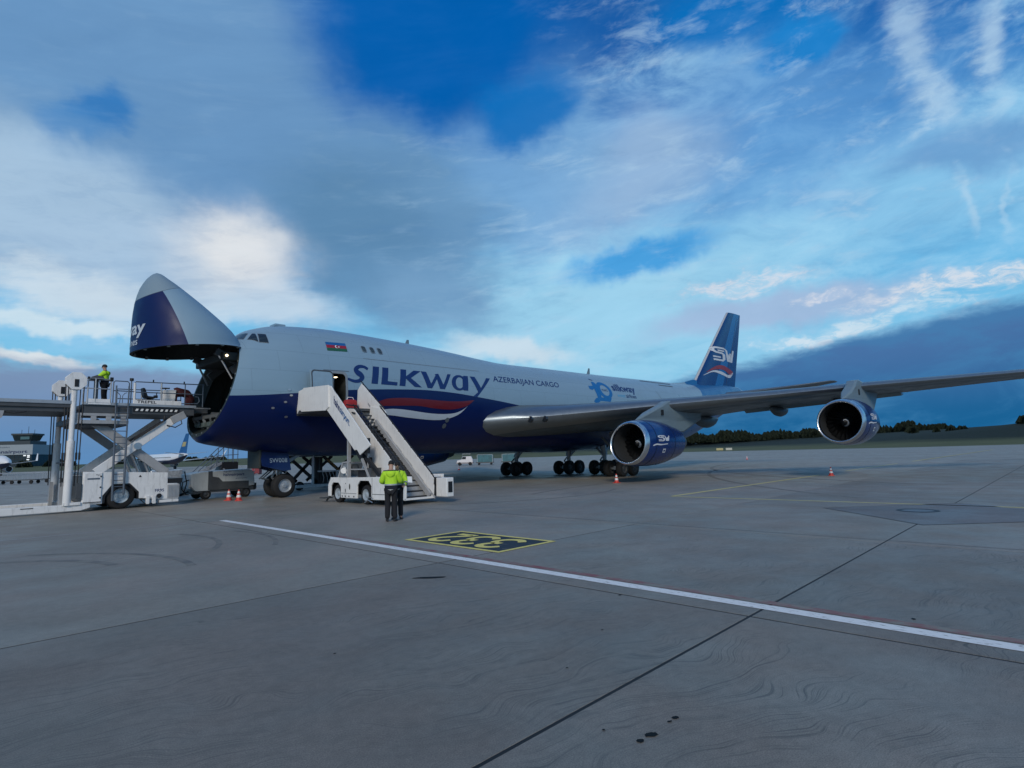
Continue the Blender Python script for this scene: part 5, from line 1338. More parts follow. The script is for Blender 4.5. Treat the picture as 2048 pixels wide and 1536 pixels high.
for y, z in ((-9.35+.0, 1.0),):
    m = MB(); m.box(7.392, 7.398, -9.70, -9.685, .24, 1.12); m.box(7.392, 7.398, -10.98, -9.7, .44, .46); m.box(7.392, 7.398, -8.5, -7.25, .43, .445); part('panel_gap', m, DGREY, tb)
for y in (-8.3, -7.9, -7.6, -7.35): 
    m = MB(); m.box(7.385, 7.398, y-.03, y+.03, .28, .34); part('side_lamp', m, BLACK, tb)
SRIM = mat('stairs_rim', (.42, .47, .50), .4, .2, var=.2)
def wheelY(parent, x, y, r, w):       # wheel whose axle runs along x
    m = MB(); m.lathe([(-w/2, r*.6), (-w/2, r*.85), (-w*.35, r*.97), (0, r), (w*.35, r*.97), (w/2, r*.85), (w/2, r*.6)], (x, y, r), 'X', 26); part('tyre', m, RUBBER, parent, 40)
    m = MB(); m.lathe([(-w/2, r*.62), (-w*.4, r*.55), (-w*.3, r*.30), (-w*.42, r*.2), (-w*.42, .01)], (x, y, r), 'X', 18); part('rim', m, SRIM, parent, 40)
for y in (-6.78, -9.05):
    for x in (7.62, 9.88): wheelY(sr, x, y, .40, .24)
m = MB(); m.tube([(7.3, -9.3, .10), (7.3, -9.55, .22), (7.35, -9.8, .12)], .025); m.tube([(7.3, -9.5, .30), (7.3, -9.85, .34)], .02); part('tow_hook', m, STEEL, sr, 40)
m = MB(); m.box(7.3, 7.75, -5.9, -5.5, .16, .20); m.beam((7.6, -6.1, .4), (7.55, -5.7, .05), .06, .06); part('stabiliser_foot', m, DGREY, sr)
# driver's cab under the flight
m = MB(); m.beam((7.55, -6.75, 1.1), (7.62, -7.0, 1.74), .06, .06); m.beam((7.55, -7.62, 1.1), (7.55, -7.62, 1.80), .07, .07); m.beam((7.60, -7.0, 1.74), (7.55, -7.75, 1.80), .05, .06); m.beam((7.55, -7.62, 1.1), (7.55, -7.62, 2.9), .10, .14)
m.beam((8.6, -6.75, 1.1), (8.6, -7.0, 1.74), .06, .06); m.beam((7.6, -7.0, 1.74), (8.6, -7.0, 1.74), .06, .06); m.beam((7.6, -9.2, 1.1), (7.6, -8.2, 2.4), .08, .10)
m.beam((7.7, -8.9, 1.1), (7.7, -8.9, 2.1), .05, .05); m.beam((7.6, -7.7, 1.45), (7.6, -8.9, 1.45), .04, .05)
cab = part('cab_frame', m, GREYP, sr)
m = MB(); m.add([(7.56, -6.78, 1.12), (7.56, -7.58, 1.12), (7.60, -7.58, 1.72), (7.62, -7.0, 1.70)], [(0, 1, 2, 3)]); part('cab_window', m, mat('hazy_glass', (.20, .22, .23), .15), cab)
m = MB(); m.add([(7.62, -6.82, 1.12), (8.58, -6.82, 1.12), (8.58, -7.02, 1.70), (7.62, -7.02, 1.70)], [(0, 1, 2, 3)]); part('cab_window', m, mat('hazy_glass', (.20, .22, .23)), cab)
m = MB(); m.box(7.75, 8.25, -8.5, -8.0, 1.1, 1.45); m.box(7.75, 8.25, -8.6, -8.45, 1.1, 1.95); part('driver_seat', m, BLACK, cab, bev=.04)
m = MB(); m.lathe([(-.02, .19), (.02, .19)], (7.95, -7.45, 1.5), 'Y', 16); m.lathe([(-.02, .15), (.02, .15)], (7.95, -7.45, 1.5), 'Y', 16); part('steering_wheel', m, BLACK, cab)
m = MB(); m.cyl((7.46, -7.35, 1.40), (7.44, -7.38, 1.40), .13, n=16); m.tube([(7.5, -7.5, 1.2), (7.47, -7.45, 1.55), (7.45, -7.35, 1.56)], .015); part('wing_mirror', m, PAPER, cab)
m = MB(); m.box(7.6, 8.4, -9.3, -8.9, 1.1, 1.5); part('dash_box', m, DGREY, cab)
# lower flight (inner), x 8.1-9.5
LX0, LX1 = 8.10, 9.50
def lz(y): return 4.12-.812*(-7.15-y)         # top edge of lower balustrade
def panel(x0, x1, pts, name='side_panel', mm=WHITE2, p=None): m = MB(); m.prism(pts, 'YZ', x0, x1); return part(name, m, mm, p or sr, bev=.012)
lp = panel(LX0, LX0+.05, [(-7.05, 4.16), (-6.6, 4.2), (-6.1, 3.2), (-10.3, .22), (-11.02, .22), (-11.06, .95)])
rp = panel(LX1, LX1+.05, [(-7.05, 4.24), (-6.2, 4.4), (-6.1, 3.3), (-10.3, .22), (-11.0, .22), (-11.06, 1.0)])
for x, p in ((LX0+.025, lp), (LX1+.025, rp)):
    m = MB(); m.tube([(x, -7.0, 4.36), (x, -9.2, 2.56), (x, -10.9, 1.20), (x, -11.08, 1.0), (x, -11.06, .75)], .026); part('hand_rail', m, BLACK, p, 40)
    for k in range(9):
        t = k/8; y = -7.1-3.75*t; m = MB(); m.beam((x, y, lz(y)-.02), (x, y, lz(y)+.16), .03, .03); part('rail_clip', m, BLACK, p)
for i in range(5):          # lit slots along the inner face of the right balustrade
    y = -7.6-i*.78; z = lz(y)-.62
    m = MB(); m.add([(LX1-.006, y, z), (LX1-.006, y-.42, z-.34), (LX1-.006, y-.42, z-.46), (LX1-.006, y, z-.12)], [(0, 1, 2, 3)]); part('step_light', m, GREYP, rp)
TREAD = mat('step_tread', (.16, .17, .175), .6, .2, var=.2)
NOSE = mat('step_nosing', (.03, .032, .035), .7)
n_low = 15
for i in range(n_low):
    y = -10.72+i*.262; z = .30+i*.213
    m = MB(); m.box(LX0+.05, LX1, y, y+.27, z-.03, z); s_ = part('step', m, TREAD, sr)
    m = MB(); m.box(LX0+.05, LX1, y-.006, y+.02, z-.055, z+.002); part('nosing', m, NOSE, s_)
    m = MB(); m.add([(LX0+.05, y+.25, z), (LX1, y+.25, z), (LX1, y+.262, z+.15), (LX0+.05, y+.262, z+.15)], [(0, 1, 2, 3)]); part('riser', m, DGREY if i > 3 else GREYP, s_)
for x in (LX0+.12, LX1-.08):
    m = MB(); m.beam((x, -10.9, .30), (x, -6.8, 3.63), .10, .22); part('stringer', m, GREYP, sr)
m = MB(); m.beam((7.72, -9.9, 1.1), (7.72, -7.0, 3.25), .12, .16); part('lift_beam', m, BLACK, sr)
m = MB(); m.beam((9.7, -9.9, 1.1), (9.7, -7.0, 3.25), .12, .16); part('lift_beam', m, BLACK, sr)
m = MB(); m.cyl((7.9, -9.3, 1.1), (7.9, -7.6, 3.0), .07, n=12); part('lift_ram', m, STEEL, sr, 40)
# upper flight (outer) and platform
UX0, UX1 = 7.38, 9.62
def uz(y): return 5.25-.845*(-6.27-y)
up_ = panel(UX0, UX0+.05, [(-6.27, 5.25), (-9.60, 2.44), (-8.78, 2.05), (-8.55, 2.28), (-8.35, 2.26), (-7.98, 2.56), (-5.95, 4.16), (-5.85, 4.2), (-5.85, 5.27)])
pl = panel(UX0-.06, UX0+.02, [(-3.72, 5.40), (-6.15, 5.30), (-6.20, 4.28), (-5.9, 4.14), (-3.55, 4.25), (-3.35, 4.45)], 'platform_side')
panel(UX0-.02, UX0+.03, [(-2.95, 5.26), (-3.74, 5.38), (-3.5, 4.30), (-3.2, 4.34), (-3.02, 4.18)], 'sliding_side')
m = MB(); m.box(UX0-.04, UX0+.08, -3.02, -2.90, 4.3, 5.30); part('door_buffer', m, BLACK, sr, bev=.02)
ur = panel(UX1-.05, UX1, [(-5.3, 5.60), (-7.4, 4.05), (-7.6, 3.5), (-5.85, 3.7), (-4.9, 4.5), (-4.95, 5.3)], 'side_panel')
m = MB(); m.tube([(UX1-.02, -5.2, 5.75), (UX1-.02, -7.3, 4.18)], .026); part('hand_rail', m, BLACK, ur, 40)
for k in range(4):
    y = -5.4-k*.55; m = MB(); m.beam((UX1-.02, y, 5.52+.74*(y+5.3)), (UX1-.02, y, 5.52+.74*(y+5.3)+.2), .03, .03); part('rail_clip', m, BLACK, ur)
for i in range(2):
    y = -5.9-i*.75; z = 4.62-i*.58; m = MB(); m.add([(UX1-.056, y, z), (UX1-.056, y-.42, z-.34), (UX1-.056, y-.42, z-.46), (UX1-.056, y, z-.12)], [(0, 1, 2, 3)]); part('step_light', m, GREYP, ur)
m = MB(); m.box(7.4, 9.6, -6.2, -2.92, 4.16, 4.28); m.box(7.4, 9.6, -3.0, -2.9, 4.1, 4.35); part('platform_floor', m, DGREY, sr)
m = MB(); m.box(9.56, 9.62, -4.9, -3.0, 4.28, 4.42); part('platform_side', m, WHITE2, sr, bev=.01)
for i in range(9):
    y = -8.0+i*.235; z = 2.62+i*.192
    m = MB(); m.box(7.5, UX1-.1, y, y+.24, z-.03, z); s_ = part('step', m, TREAD, sr)
    m = MB(); m.box(7.5, UX1-.1, y-.006, y+.02, z-.05, z+.002); part('nosing', m, NOSE, s_)
m = MB(); m.tube([(8.12, -6.4, 4.4), (8.12, -7.3, 4.28), (8.12, -9.0, 2.9), (8.12, -10.9, 1.4)], .03); part('inner_hand_rail', m, BLACK, sr, 40)
for a_, b_ in (((8.05, -7.25, 3.95), (8.05, -7.0, 4.0)), ((7.5, -7.25, 4.15), (7.5, -7.9, 3.6))):
    m = MB(); m.tube([a_, b_], .03); part('grab_bar', m, BLACK, sr, 40)
m = MB(); m.box(7.46, 7.56, -9.3, -8.7, 2.1, 2.75); m.beam((7.6, -8.6, 1.9), (7.6, -6.4, 4.1), .10, .25); part('flight_bracket', m, BLACK, sr)
HB_T = mat('airport_blue', S(26, 62, 128), .45)
def on_flight(u, v): # along the flight, reading down the slope
    y = -6.62-u*math.cos(.702)+v*math.sin(.702)*-0.0; z = 4.86-u*math.sin(.702)+v
    return (UX0-.006, y, z)
decal('lettering', xf(text2d('flughafen', w=.40, h=.11), dx=-.12, dy=.08), on_flight, BLACK_T, up_, 0)
decal('lettering', xf(text2d('hahn', w=.72, h=.36, bold=.03), dx=-.05, dy=-.48), on_flight, BLUE_T, up_, 0)
decal('lettering', xf(text2d('airport', w=1.02, h=.42, bold=.03), dx=.70, dy=-.56), on_flight, mat('airport_light_blue', S(40, 96, 150), .45), up_, 0)
rb = thing('equipment_bag', 'red bag standing on the stairs platform beside the door', 'bag', (9.05, -5.15, 4.28))
m = MB(); rg = []
for z, q in ((4.28, .92), (4.40, 1.0), (4.66, .98), (4.76, .82), (4.79, .5)): rg.append([(9.05+.34*q*math.copysign(abs(math.cos(a))**.6, math.cos(a)), -5.15+.22*q*math.copysign(abs(math.sin(a))**.6, math.sin(a)), z) for a in np.linspace(0, 2*PI, 21)[:-1]])
m.loft(rg); part('bag_body', m, mat('bag_red', (.32, .015, .02), .7, bump=.4, bscale=20), rb, 50)
m = MB(); m.tube([(8.85, -5.15, 4.76), (8.92, -5.15, 4.90), (9.18, -5.15, 4.90), (9.25, -5.15, 4.76)], .018); part('handle', m, PAPER, rb, 40)
# corner cabinet and bumper post at the foot
m = MB(); m.box(9.62, 10.0, -11.75, -11.05, .24, 1.02); cb = part('corner_cabinet', m, WHITE2, sr, bev=.03)
m = MB(); m.box(9.70, 9.92, -11.765, -11.75, .42, .86); part('cabinet_vent', m, BLACK, cb)
m = MB(); m.box(9.56, 9.64, -11.0, -10.85, .25, .70); part('rubber_flap', m, DGREY, sr)
m = MB(); m.box(8.05, 9.6, -11.02, -10.9, .18, .26); m.box(7.42, 8.1, -11.02, -10.9, .2, 1.1); part('front_bumper', m, WHITE2, sr, bev=.01)

# ================================================================== ground power cart with lettering
gp = thing('ground_power_cart', 'cream and grey towed ground power cart beside the white loader', 'power cart', (6.2, 3.3, 0))
GY0, GY1 = 2.55, 4.2
m = MB(); m.prism([(4.62, .45), (4.42, .70), (4.40, 1.34), (5.0, 1.44), (7.35, 1.52), (7.62, 1.36), (7.66, .62), (7.30, .58), (7.28, .78), (5.95, .80), (5.75, .95), (5.40, 1.0), (5.35, .45)], 'XZ', GY0, GY1); part('cart_hood', m, CREAM, gp, bev=.06)
m = MB(); m.prism([(5.22, .48), (5.22, 1.46), (5.42, 1.47), (5.44, 1.18), (5.75, 1.12), (5.95, .90), (7.32, .88), (7.32, .48)], 'XZ', GY0-.012, GY0+.05); part('dark_panel', m, DGREY, gp)
m = MB(); m.box(4.75, 7.72, GY0+.05, GY1-.05, .36, .58); m.box(4.5, 5.2, GY0+.1, GY1-.1, .3, .45); part('cart_frame', m, DGREY, gp, bev=.02)
m = MB(); m.box(7.60, 7.76, GY0+.02, GY1, .40, .74); part('rear_bumper', m, BLACK, gp, bev=.02)
for x in (5.15, 7.2):
    for y in (GY0+.14, GY1-.14): wheel(gp, (x, y, .27), .27, .2, .15, DGREY)
m = MB(); m.tube([(4.5, 3.3, .42), (4.1, 3.2, .32), (3.7, 3.1, .22)], .04); m.tube([(4.2, 3.0, .35), (4.3, 2.9, .9), (4.18, 2.9, 1.5)], .03); m.beam((4.2, 3.0, .3), (3.9, 3.2, .2), .3, .05); part('tow_bar', m, BLACK, gp, 40)
m = MB(); m.tube([(4.4, 2.9, 1.05), (4.1, 2.85, .95), (4.05, 2.85, .6), (4.3, 2.9, .3)], .03); part('power_cable', m, BLACK, gp, 40)
m = MB(); m.box(4.37, 4.42, 2.7, 3.2, .6, .82); part('plug_panel', m, CREAM, gp, bev=.01)
ong = lambda u, v: (u, GY0-.016, v)
decal('lettering', xf(text2d('flughafen', w=.42, h=.09), dx=5.98, dy=1.36), lambda u, v: (u, GY0-.004, v), BLUE_T, gp, 0)
decal('lettering', xf(text2d('hahnairport', w=1.10, h=.20, bold=.015), dx=5.98, dy=1.13), lambda u, v: (u, GY0-.004, v), BLUE_T, gp, 0)
decal('lettering', xf(text2d('ground power', w=.6, h=.07, bold=.01), dx=6.62, dy=1.00), lambda u, v: (u, GY0-.004, v), BLUE_T, gp, 0)

# ================================================================== dark steps with blue-grey rails behind the cart
ms = thing('maintenance_steps', 'dark mobile work platform with blue rails behind the power cart', 'work steps', (9.6, 12.6, 0))
m = MB(); m.prism([(9.35, 0.15), (8.9, .9), (9.30, 1.62), (9.30, 1.95), (10.4, 1.95), (10.4, .15)], 'XZ', 12.2, 13.2); part('platform_base', m, BLACK, ms, bev=.02)
for y in (12.25, 13.1):
    m = MB(); m.beam((7.9, y, 1.15), (9.35, y, 1.9), .06, .16); part('stringer', m, GALV, ms)
for i in range(6):
    t = i/5.5; m = MB(); m.box(7.95+1.4*t, 8.15+1.4*t, 12.25, 13.1, 1.2+.72*t, 1.23+.72*t); part('step', m, GALV, ms)
for y in (12.2, 13.2):
    m = MB(); m.tube([(7.75, y, 1.3), (9.35, y, 2.92), (9.5, y, 3.0), (10.45, y, 3.0)], .03); m.tube([(8.5, y, 1.5), (9.4, y, 2.4), (10.4, y, 2.45)], .022)
    for x in (9.38, 10.05, 10.35): m.cyl((x, y, 1.9), (x, y, 2.98), .026, n=8)
    m.cyl((8.95, y, 1.7), (8.95, y, 2.5), .022, n=8); part('guard_rail', m, PIPE, ms, 40)
m = MB(); m.box(7.7, 10.3, 12.3, 13.1, .25, .4); m.beam((7.8, 12.7, .4), (8.0, 12.7, 1.2), .08, .6); m.beam((9.4, 12.2, 1.5), (9.95, 12.15, .6), .08, .10); part('base_frame', m, GALV, ms)
for x in (7.9, 10.1):
    for y in (12.35, 13.05): wheel(ms, (x, y, .2), .2, .12, .1, DGREY)

# ================================================================== second loader on the far side of the belly
l2 = thing('belly_loader', 'scissor lift loader with amber-lettered black arms under the belly', 'cargo loader', (13.2, 6.6, 0))
m = MB(); m.box(11.2, 15.2, 5.0, 5.25, .16, .34); m.box(11.2, 15.2, 8.0, 8.25, .16, .34); m.box(11.2, 11.5, 5.2, 8.0, .16, .34); m.box(14.9, 15.2, 5.2, 8.0, .16, .34); part('base_frame', m, WHITE, l2, bev=.02)
m = MB(); m.box(10.6, 16.2, 5.0, 8.3, 2.14, 2.36); part('lift_platform', m, DGREY, l2, bev=.02)
m = MB(); m.box(10.6, 16.2, 4.95, 5.0, 2.20, 2.40); part('platform_edge', m, GALV, l2)
m = MB(); m.box(12.30, 12.42, 5.0, 5.12, .3, 2.2); part('guide_post', m, WHITE, l2, bev=.01)
m = MB(); m.box(12.55, 12.80, 5.1, 5.4, .35, 2.1); m.box(12.95, 13.1, 5.2, 5.4, .5, 2.1); part('lift_mast', m, BLACK, l2)
for y in (5.15, 8.0):
    for a_, b_ in (((10.8, 2.1), (12.7, .45)), ((12.5, 2.1), (10.9, .5)), ((13.1, 2.15), (15.0, .55)), ((15.3, 2.15), (13.4, .5))):
        m = MB(); m.beam((a_[0], y, a_[1]), (b_[0], y, b_[1]), .10, .20); sa = part('scissor_arm', m, BLACK, l2, bev=.01)
        if y < 6 and a_[0] == 13.1:
            d = Vector((b_[0]-a_[0], 0, b_[1]-a_[1])).normalized(); q = Vector((-d.z, 0, d.x))
            if q.z < 0: q = -q
            decal('lettering', text2d('CAUTION  CAUTION', w=1.75, h=.12, bold=.03), lambda u, v: tuple(Vector((a_[0], y-.056, a_[1]))+d*(u+.35)+q*(v-.06)), YELLOW_P, sa, 0)
m = MB(); m.box(14.0, 14.75, 5.0, 5.6, .70, 1.16); pb = part('control_box', m, WHITE, l2, bev=.02)
m = MB(); m.box(14.1, 14.65, 4.985, 5.0, 1.02, 1.05); m.box(14.3, 14.45, 4.985, 5.0, .88, .91); part('box_slot', m, BLACK, pb)
m = MB(); m.box(12.85, 14.2, 5.1, 5.5, .35, 1.1); part('engine_block', m, BLACK, l2, bev=.02)
for x in (13.0, 13.25, 13.5, 13.75):
    m = MB(); m.tube([(x, 5.05, 1.1), (x+.1, 5.0, .75), (x+random.uniform(-.1, .2), 5.05, .4)], .025); part('hose', m, STEEL, l2, 40)
m = MB(); m.box(12.7, 14.9, 5.02, 5.1, 1.12, 1.20); part('valve_rail', m, WHITE, l2)
for x in (11.6, 14.7):
    for y in (5.3, 7.95): wheel(l2, (x, y, .28), .28, .22, .15, DGREY)

# ================================================================== traffic cones
def make_cone(label, loc):
    t = thing('traffic_cone', label, 'traffic cone', loc, 'red and white cones on the apron')
    m = MB(); s = .17; m.box(-s, s, -s, s, 0, .035); part('cone_base', m, CONE_R, t, local=True)
    bands = [(.035, .135, .17, .112, CONE_R), (.17, .112, .29, .086, CONE_W), (.29, .086, .36, .071, CONE_R), (.36, .071, .47, .048, CONE_W), (.47, .048, .54, .032, CONE_R)]
    for z0, r0, z1, r1, mm in bands:
        m = MB(); m.lathe([(z0, r0), (z1, r1)], (0, 0, 0), 'Z', 16); part('cone_band', m, mm, t, 40, local=True)
    return t
c0 = make_cone('red and white cone on the ground in front of the inner engine', (24.0, -10.35, 0))
for loc, lb in (((34.3, -19.35, 0), 'red and white cone standing in front of the outer engine'), ((87.6, 7.5, 0), 'tiny distant cone on bare concrete between the two engines'),
                ((5.70, -.35, 0), 'nearer cone of the pair in front of the power cart'), ((5.52, .45, 0), 'farther cone of the pair in front of the power cart'),
                ((.15, 12.6, 0), 'faded cone left of the loader masts'), ((45.8, 29.5, 0), 'small pale cone beyond the stairs near the tow tractor')):
    dup(c0, loc=loc, rot=random.uniform(0, 1.5), label=lb)
# ================================================================== people
def skin_mesh(pts, edges, rad, sub=2):
    me = bpy.data.meshes.new('figure'); me.from_pydata(pts, edges, [])
    o = bpy.data.objects.new('figure', me); C.objects.link(o)
    bpy.context.view_layer.objects.active = o
    md = o.modifiers.new('skin', 'SKIN'); md.use_smooth_shade = True
    if not me.skin_vertices: 
        bm = bmesh.new(); bm.from_mesh(me); bm.verts.layers.skin.verify(); bm.to_mesh(me); bm.free()
    for i, sv in enumerate(me.skin_vertices[0].data):
        r = rad[i]; sv.radius = r if isinstance(r, tuple) else (r, r); sv.use_root = (i == 0)
    s = o.modifiers.new('sub', 'SUBSURF'); s.levels = sub; s.render_levels = sub
    dg = bpy.context.evaluated_depsgraph_get(); dg.update()
    out = bpy.data.meshes.new_from_object(o.evaluated_get(dg))
    bpy.data.objects.remove(o); bpy.data.meshes.remove(me)
    return out
def chain(J, paths):
    """J: name -> (x, y, z, radius); paths: lists of names; returns pts, edges, radii with the first name as root"""
    idx = {}; pts = []; rad = []; ed = []
    for p in paths:
        for a in p:
            if a not in idx: idx[a] = len(pts); pts.append(J[a][:3]); rad.append(J[a][3])
        for a, b in zip(p[:-1], p[1:]): ed.append((idx[a], idx[b]))
    return pts, ed, rad
def person(label, loc, rot, pose, head_dir=0, bow=0.0, jacket_split=True, paper=False, hood=True, scale=1.0):
    t = thing('person', label, 'person', loc, rot=rot); t.scale = (scale,)*3
    J = dict(pel=(0, 0, .95, (.135, .105)), sp1=(0, .005, 1.10, (.145, .105)), sp2=(0, .0, 1.30, (.165, .115)), ch=(0, -.01, 1.42, (.15, .10)), nk=(0, .0, 1.53, .058), hd0=(0, .03, 1.60, .075), hd1=(0, .035, 1.69, (.078, .098)), hd2=(0, .025, 1.755, (.06, .075)))
    J['hd0'] = (0, .03+bow*.3, 1.60-bow*.1, .072); J['hd1'] = (0, .035+bow*.7, 1.685-bow*.25, (.076, .095)); J['hd2'] = (0, .025+bow, 1.745-bow*.4, (.060, .075))
    for s, n in ((-1, 'l'), (1, 'r')):
        J['sh'+n] = (.185*s, -.01, 1.43, .072)
        e, w, h = pose['arm'+n]
        J['el'+n] = (*e, .050); J['wr'+n] = (*w, .034); J['ha'+n] = (*h, (.042, .022))
        J['hip'+n] = (.095*s, 0, .90, .095); k, a, f = pose['leg'+n]
        J['kn'+n] = (*k, .062); J['an'+n] = (*a, .042); J['ft'+n] = (*f, (.042, .03))
    paths = [['pel', 'sp1', 'sp2', 'ch', 'nk', 'hd0', 'hd1', 'hd2']]
    for n in 'lr': paths += [['ch', 'sh'+n, 'el'+n, 'wr'+n, 'ha'+n], ['pel', 'hip'+n, 'kn'+n, 'an'+n, 'ft'+n]]
    me = skin_mesh(*chain(J, paths)); 
    bm = bmesh.new(); bm.from_mesh(me)
    # nose, ears, fingers join the same mesh
    ex = MB(); hx, hy, hz, _ = J['hd1']
    ex.cyl((hx, hy+.085, hz+.01), (hx, hy+.115, hz-.02), .012, .016, 8); 
    for s in (-1, 1): ex.cyl((s*.070, hy, hz+.02), (s*.086, hy-.012, hz), .022, .016, 8)
    for n in 'lr':
        w, h = Vector(J['wr'+n][:3]), Vector(J['ha'+n][:3]); d = (h-w).normalized(); sd = d.cross(Vector((0, 0, 1)))
        sd = sd.normalized() if sd.length > .2 else Vector((0, 1, 0)); cu = sd.cross(d).normalized()
        if cu.z > 0: cu = -cu
        for k, ln in zip((-1.5, -.5, .5, 1.5), (.062, .072, .068, .052)):
            b0 = h+sd*(k*.019); ex.tube([b0-d*.02, b0+d*ln*.5, b0+d*ln*.85+cu*ln*.35, b0+d*ln*.8+cu*ln*.7], .0088, 6)
        ex.tube([w+d*.03+sd*.03, w+d*.055+sd*.055, w+d*.09+sd*.055+cu*.01], .010, 6)
    m2 = bpy.data.meshes.new('extra'); m2.from_pydata(ex.v, [], ex.f); bm.from_mesh(m2); bm.to_mesh(me); bm.free(); bpy.data.meshes.remove(m2)
    for p in me.polygons: p.use_smooth = True
    me.materials.clear(); link('body', me, SKIN, t)
    # eyes and mouth
    m = MB()
    for s in (-1, 1): m.cyl((s*.030, hy+.084, hz+.022), (s*.030, hy+.094, hz+.022), .010, n=8)
    m.box(-.022, .022, hy+.086, hy+.094, hz-.050, hz-.044); part('face_features', m, mat('face_dark', (.06, .03, .025)), t, local=True)
    # jacket
    G = dict(J)
    def fat(k, r): G[k] = (*J[k][:3], r)
    fat('sp1', (.215, .165)); fat('sp2', (.215, .16)); fat('ch', (.195, .135)); fat('pel', (.205, .165))
    G['hem'] = (0, 0, .80, (.205, .165)); G['col'] = (0, .0, 1.52, (.095, .09))
    for n in 'lr': fat('sh'+n, .105); fat('el'+n, .082); G['wr'+n] = (*Vector(J['el'+n][:3]).lerp(Vector(J['wr'+n][:3]), .93), .058)
    jm = skin_mesh(*chain(G, [['hem', 'pel', 'sp1', 'sp2', 'ch', 'col']]+[['ch', 'sh'+n, 'el'+n, 'wr'+n] for n in 'lr']))
    jm.materials.clear()
    for q in (HIVIS, NAVY_FAB, REFL): jm.materials.append(q)
    arm = {n: (Vector(J['el'+n][:3]), Vector(J['wr'+n][:3])) for n in 'lr'}
    for p in jm.polygons:
        c = p.center; p.use_smooth = True; k = 0
        torso = abs(c.x) < .23 or c.z > 1.3
        if jacket_split and torso and c.z < 1.085: k = 1
        if torso and (1.085 <= c.z < 1.125 or .875 < c.z < .935): k = 2
        for n in 'lr':
            e, w = arm[n]; u = (Vector(c)-e).dot(w-e)/(w-e).length_squared; dist = (Vector(c)-e-(w-e)*u).length
            if dist < .12 and .30 < u < .46 and abs(c.x) > .19: k = 2
            if dist < .12 and .46 <= u < .60 and abs(c.x) > .19: k = 1
        if c.z > 1.50: k = 1
        p.material_index = k
    link('jacket', jm, [], t)
    if hood:
        m = MB(); rg = []
        for z, rx, y0, dy in ((1.50, .13, -.10, .05), (1.46, .145, -.135, .05), (1.38, .12, -.15, .035), (1.32, .05, -.14, .02)): rg.append([(rx*math.cos(a), y0+dy*math.sin(a), z) for a in np.linspace(0, 2*PI, 17)[:-1]])
        m.loft(rg); part('hood', m, HIVIS, t, 60, local=True)
    # trousers and boots
    Tn = {k: J[k] for k in J}; Tn['pel'] = (0, 0, .97, (.165, .13))
    for n in 'lr': Tn['hip'+n] = (*J['hip'+n][:3], .118); Tn['kn'+n] = (*J['kn'+n][:3], .090); Tn['an'+n] = (*Vector(J['an'+n][:3])-Vector((0, 0, .03)), .080)
    tm = skin_mesh(*chain(Tn, [['pel', 'hip'+n, 'kn'+n, 'an'+n] for n in 'lr'])); tm.materials.clear()
    for p in tm.polygons: p.use_smooth = True
    link('trousers', tm, mat('black_trousers', (.009, .010, .014), .85, var=.3), t)
    for n in 'lr':
        a, f = Vector(J['an'+n][:3]), Vector(J['ft'+n][:3]); d = (f-a); d.z = 0; d.normalize(); s = Vector((-d.y, d.x, 0)); rg = []
        for u, w, h in ((-.085, .036, .075), (-.04, .046, .10), (.04, .046, .095), (.12, .050, .065), (.175, .040, .045), (.20, .018, .03)):
            c = Vector((a.x, a.y, 0))+d*u; rg.append([tuple(c+s*w*math.cos(q)+Vector((0, 0, max(0, h*.5+h*.5*math.sin(q))))) for q in np.linspace(0, 2*PI, 13)[:-1]])
        m = MB(); m.loft(rg); part('boot', m, BLACK, t, 60, local=True)
    # knitted cap
    m = MB(); rg = []
    tilt = Vector((0, J['hd2'][1]-J['hd0'][1], J['hd2'][2]-J['hd0'][2])).normalized(); q0 = Vector((0, hy-.008, hz+.025)); fy = Vector((0, tilt.z, -tilt.y))
    for h, r in ((-.01, .100), (.02, .104), (.06, .098), (.095, .075), (.115, .045), (.122, .012)):
        c = q0+tilt*h; rg.append([tuple(c+Vector((r*.86*math.cos(a), 0, 0))+fy*(r*math.sin(a)*1.04)) for a in np.linspace(0, 2*PI, 17)[:-1]])
    m.loft(rg); part('cap', m, HAIR, t, 60, local=True)
    return t
stand = dict(legl=((-.10, .02, .50), (-.11, -.02, .09), (-.13, .12, .035)), legr=((.10, .02, .50), (.12, -.02, .09), (.15, .11, .035)))
# the local +y axis is the way a person faces
face_away = -R(40)
pA = person('person in yellow and navy jacket seen from behind, nearer of two by the stairs', (4.42, -15.42, 0), face_away,
       dict(stand, arml=((-.30, .03, 1.17), (-.20, .26, 1.14), (-.14, .34, 1.14)), armr=((.29, .05, 1.17), (.16, .28, 1.16), (.09, .35, 1.16))), bow=.06, scale=1.005)
pB = person('person holding white papers, half hidden behind a yellow-jacketed colleague', (4.90, -15.05, 0), R(150),
       dict(stand, arml=((-.27, .06, 1.17), (-.20, .26, 1.05), (-.17, .34, 1.05)), armr=((.27, .08, 1.17), (.14, .28, 1.14), (.08, .35, 1.14))), bow=.05, hood=False, scale=.985)
m = MB(); m.add([(4.98, -15.50, 1.13), (5.13, -15.53, 1.11), (5.16, -15.46, 1.29), (5.01, -15.43, 1.31)], [(0, 1, 2, 3)])
pp = part('paper_sheet', m, PAPER); so = pp.modifiers.new('thick', 'SOLIDIFY'); so.thickness = .006
tag(pp, 'white sheet of paper held by the person half hidden near the stairs', 'paper')
pC = person('person in yellow jacket working the control panel up on the loader', (.05, .42, 4.64), R(62),
       dict(stand, arml=((-.24, .18, 1.22), (-.10, .42, 1.22), (-.05, .50, 1.22)), armr=((.25, .16, 1.22), (.16, .42, 1.20), (.13, .50, 1.20))), bow=.02, scale=.98)
# ================================================================== background
YAWR = -R(46.14)
def frame(az, d): x, y = far_az(az, d); return (x, y, 0)
